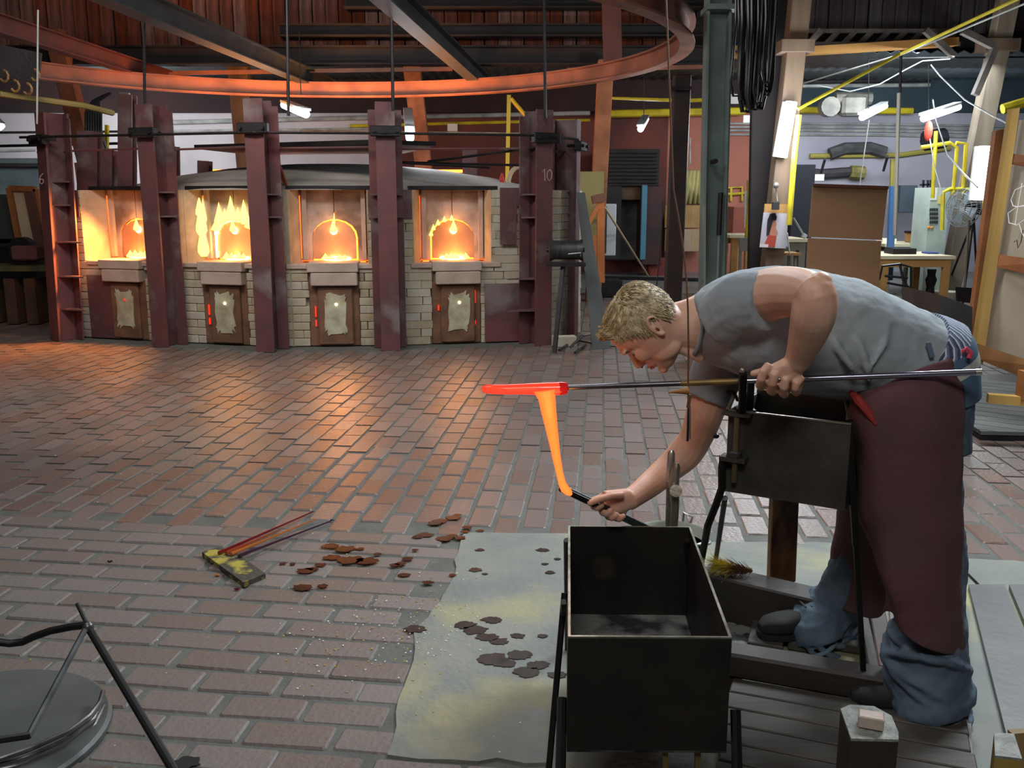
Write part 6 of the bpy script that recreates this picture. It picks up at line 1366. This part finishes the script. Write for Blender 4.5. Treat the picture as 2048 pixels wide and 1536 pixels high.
# ---- apron: rows of (px, py, Y) from near back edge, round the front, to the far back edge
apm = M('maroon_canvas', (96, 58, 66), (84, 64, 62), 3.2, .9, bump=.25, bscale=60, c3=(88, 78, 72), lo=.4, hi=.6)
rows = [
 [(1922, 712, 2.31), (1880, 722, 2.262), (1810, 748, 2.255), (1755, 775, 2.27), (1712, 785, 2.34), (1704, 800, 2.45), (1704, 790, 2.58), (1760, 780, 2.68)],
 [(1928, 800, 2.27), (1870, 800, 2.22), (1790, 805, 2.215), (1735, 815, 2.24), (1702, 830, 2.32), (1694, 840, 2.45), (1696, 840, 2.60), (1750, 840, 2.70)],
 [(1926, 900, 2.25), (1868, 900, 2.20), (1790, 905, 2.20), (1738, 910, 2.23), (1712, 915, 2.32), (1702, 925, 2.45), (1690, 930, 2.62), (1740, 930, 2.73)],
 [(1926, 1000, 2.24), (1870, 1005, 2.19), (1800, 1010, 2.19), (1745, 1010, 2.22), (1716, 1010, 2.32), (1735, 1005, 2.46), (1676, 1010, 2.66), (1725, 1010, 2.78)],
 [(1926, 1090, 2.23), (1872, 1098, 2.18), (1805, 1102, 2.18), (1755, 1095, 2.22), (1738, 1085, 2.34), (1758, 1080, 2.48), (1664, 1095, 2.70), (1712, 1090, 2.84)],
 [(1928, 1190, 2.22), (1876, 1195, 2.17), (1815, 1195, 2.17), (1770, 1175, 2.21), (1762, 1160, 2.35), (1765, 1150, 2.50), (1654, 1150, 2.72), (1700, 1145, 2.88)],
 [(1928, 1262, 2.22), (1880, 1262, 2.17), (1824, 1248, 2.17), (1784, 1222, 2.21), (1772, 1200, 2.36), (1762, 1200, 2.52), (1646, 1178, 2.73), (1692, 1176, 2.90)],
 [(1930, 1312, 2.22), (1882, 1306, 2.17), (1832, 1286, 2.17), (1790, 1250, 2.21), (1776, 1222, 2.36), (1735, 1236, 2.54), (1643, 1198, 2.74), (1690, 1200, 2.91)]]
def grid(rows, sub=4):
    """catmull-rom surface through the control points"""
    def cr(p0, p1, p2, p3, t): return .5 * ((p1 * 2) + (p2 - p0) * t + (p0 * 2 - p1 * 5 + p2 * 4 - p3) * t * t + (p1 * 3 - p0 - p2 * 3 + p3) * t ** 3)
    def line(P_):
        out = []
        for i in range(len(P_) - 1):
            for k in range(sub): out.append(cr(P_[max(i - 1, 0)], P_[i], P_[i + 1], P_[min(i + 2, len(P_) - 1)], k / sub))
        out.append(P_[-1]); return out
    A = [line([at(*p) for p in r]) for r in rows]; cols = [line([A[r][c] for r in range(len(A))]) for c in range(len(A[0]))]
    n, m = len(cols), len(cols[0]); vs = [cols[c][r] for r in range(m) for c in range(n)]
    return MB().add(vs, [[r * n + c, r * n + c + 1, (r + 1) * n + c + 1, (r + 1) * n + c] for r in range(m - 1) for c in range(n - 1)])
ag = grid(rows, 6); ap_ = ag.build('apron', apm, man, True)
ta_ = bpy.data.textures.new('apron_folds', 'CLOUDS'); ta_.noise_scale = .16; da = ap_.modifiers.new('d', 'DISPLACE'); da.texture = ta_; da.strength = .022; da.texture_coords = 'GLOBAL'
sd_ = ap_.modifiers.new('t', 'SOLIDIFY'); sd_.thickness = .003
MB().tube([at(1926, 703, 2.28), at(1934, 697, 2.27), at(1941, 705, 2.27), at(1938, 716, 2.27)], .006, 8).build('apron_knot', M('pink_tape', (214, 66, 92), rough=.8), ap_, True)
MB().tube([at(1700, 782, 2.34), at(1716, 800, 2.26), at(1738, 826, 2.225), at(1752, 850, 2.215)], [.006, .012, .010, .003], 8).build('red_lining', M('red_lining', (140, 40, 36), rough=.8), ap_, True)
# ---- shoes
shm = M('shoe_black', (30, 30, 30), (22, 22, 24), 8, .85, bump=.2)
def shoe(heel, toe, w_):
    heel, toe = Vector(heel), Vector(toe); d = (toe - heel); L_ = d.length; d.normalize(); s = Vector((-d.y, d.x, 0)); z = Vector((0, 0, 1)); mb = MB(); secs = []
    for t, hw, h in ((0, .6, .05), (.03, .85, .075), (.15, 1, .10), (.32, .95, .105), (.45, .92, .085), (.6, 1.0, .065), (.78, 1.08, .055), (.92, .85, .048), (1, .4, .03)):
        secs.append((heel + d * (L_ * t) + z * (h / 2 + .012), s * (w_ / 2 * hw), z * (h / 2), .75))
    mb.loft(secs, 20); o = mb.build('shoe', shm, man, True)
    so = MB(); so.loft([(heel + d * (L_ * .5) + z * zz, d * (L_ * .52), s * (w_ * .56), .7) for zz in (0, .018)], 24); so.build('sole', M('sole_black', (24, 22, 22), rough=.8), o, True)
    ls = MB()
    for t in (.38, .45, .52): ls.tube([heel + d * L_ * t - s * .025 + z * .10, heel + d * L_ * t + s * .025 + z * (.10)], .003, 5)
    ls.build('laces', M('lace', (60, 60, 60)), o)
shoe(atz(1905, 1432, .022), atz(1700, 1408, .022), .10)
shoe(atz(1690, 1262, .036), atz(1518, 1272, .036), .09)
solo('red_wrapper', MB().ball(atz(1573, 1262, .10), (.008, .01, .005)), M('wrapper_red', (190, 60, 40)), 'tiny red scrap beside the cuff over the far shoe', 'scrap') if 0 else None
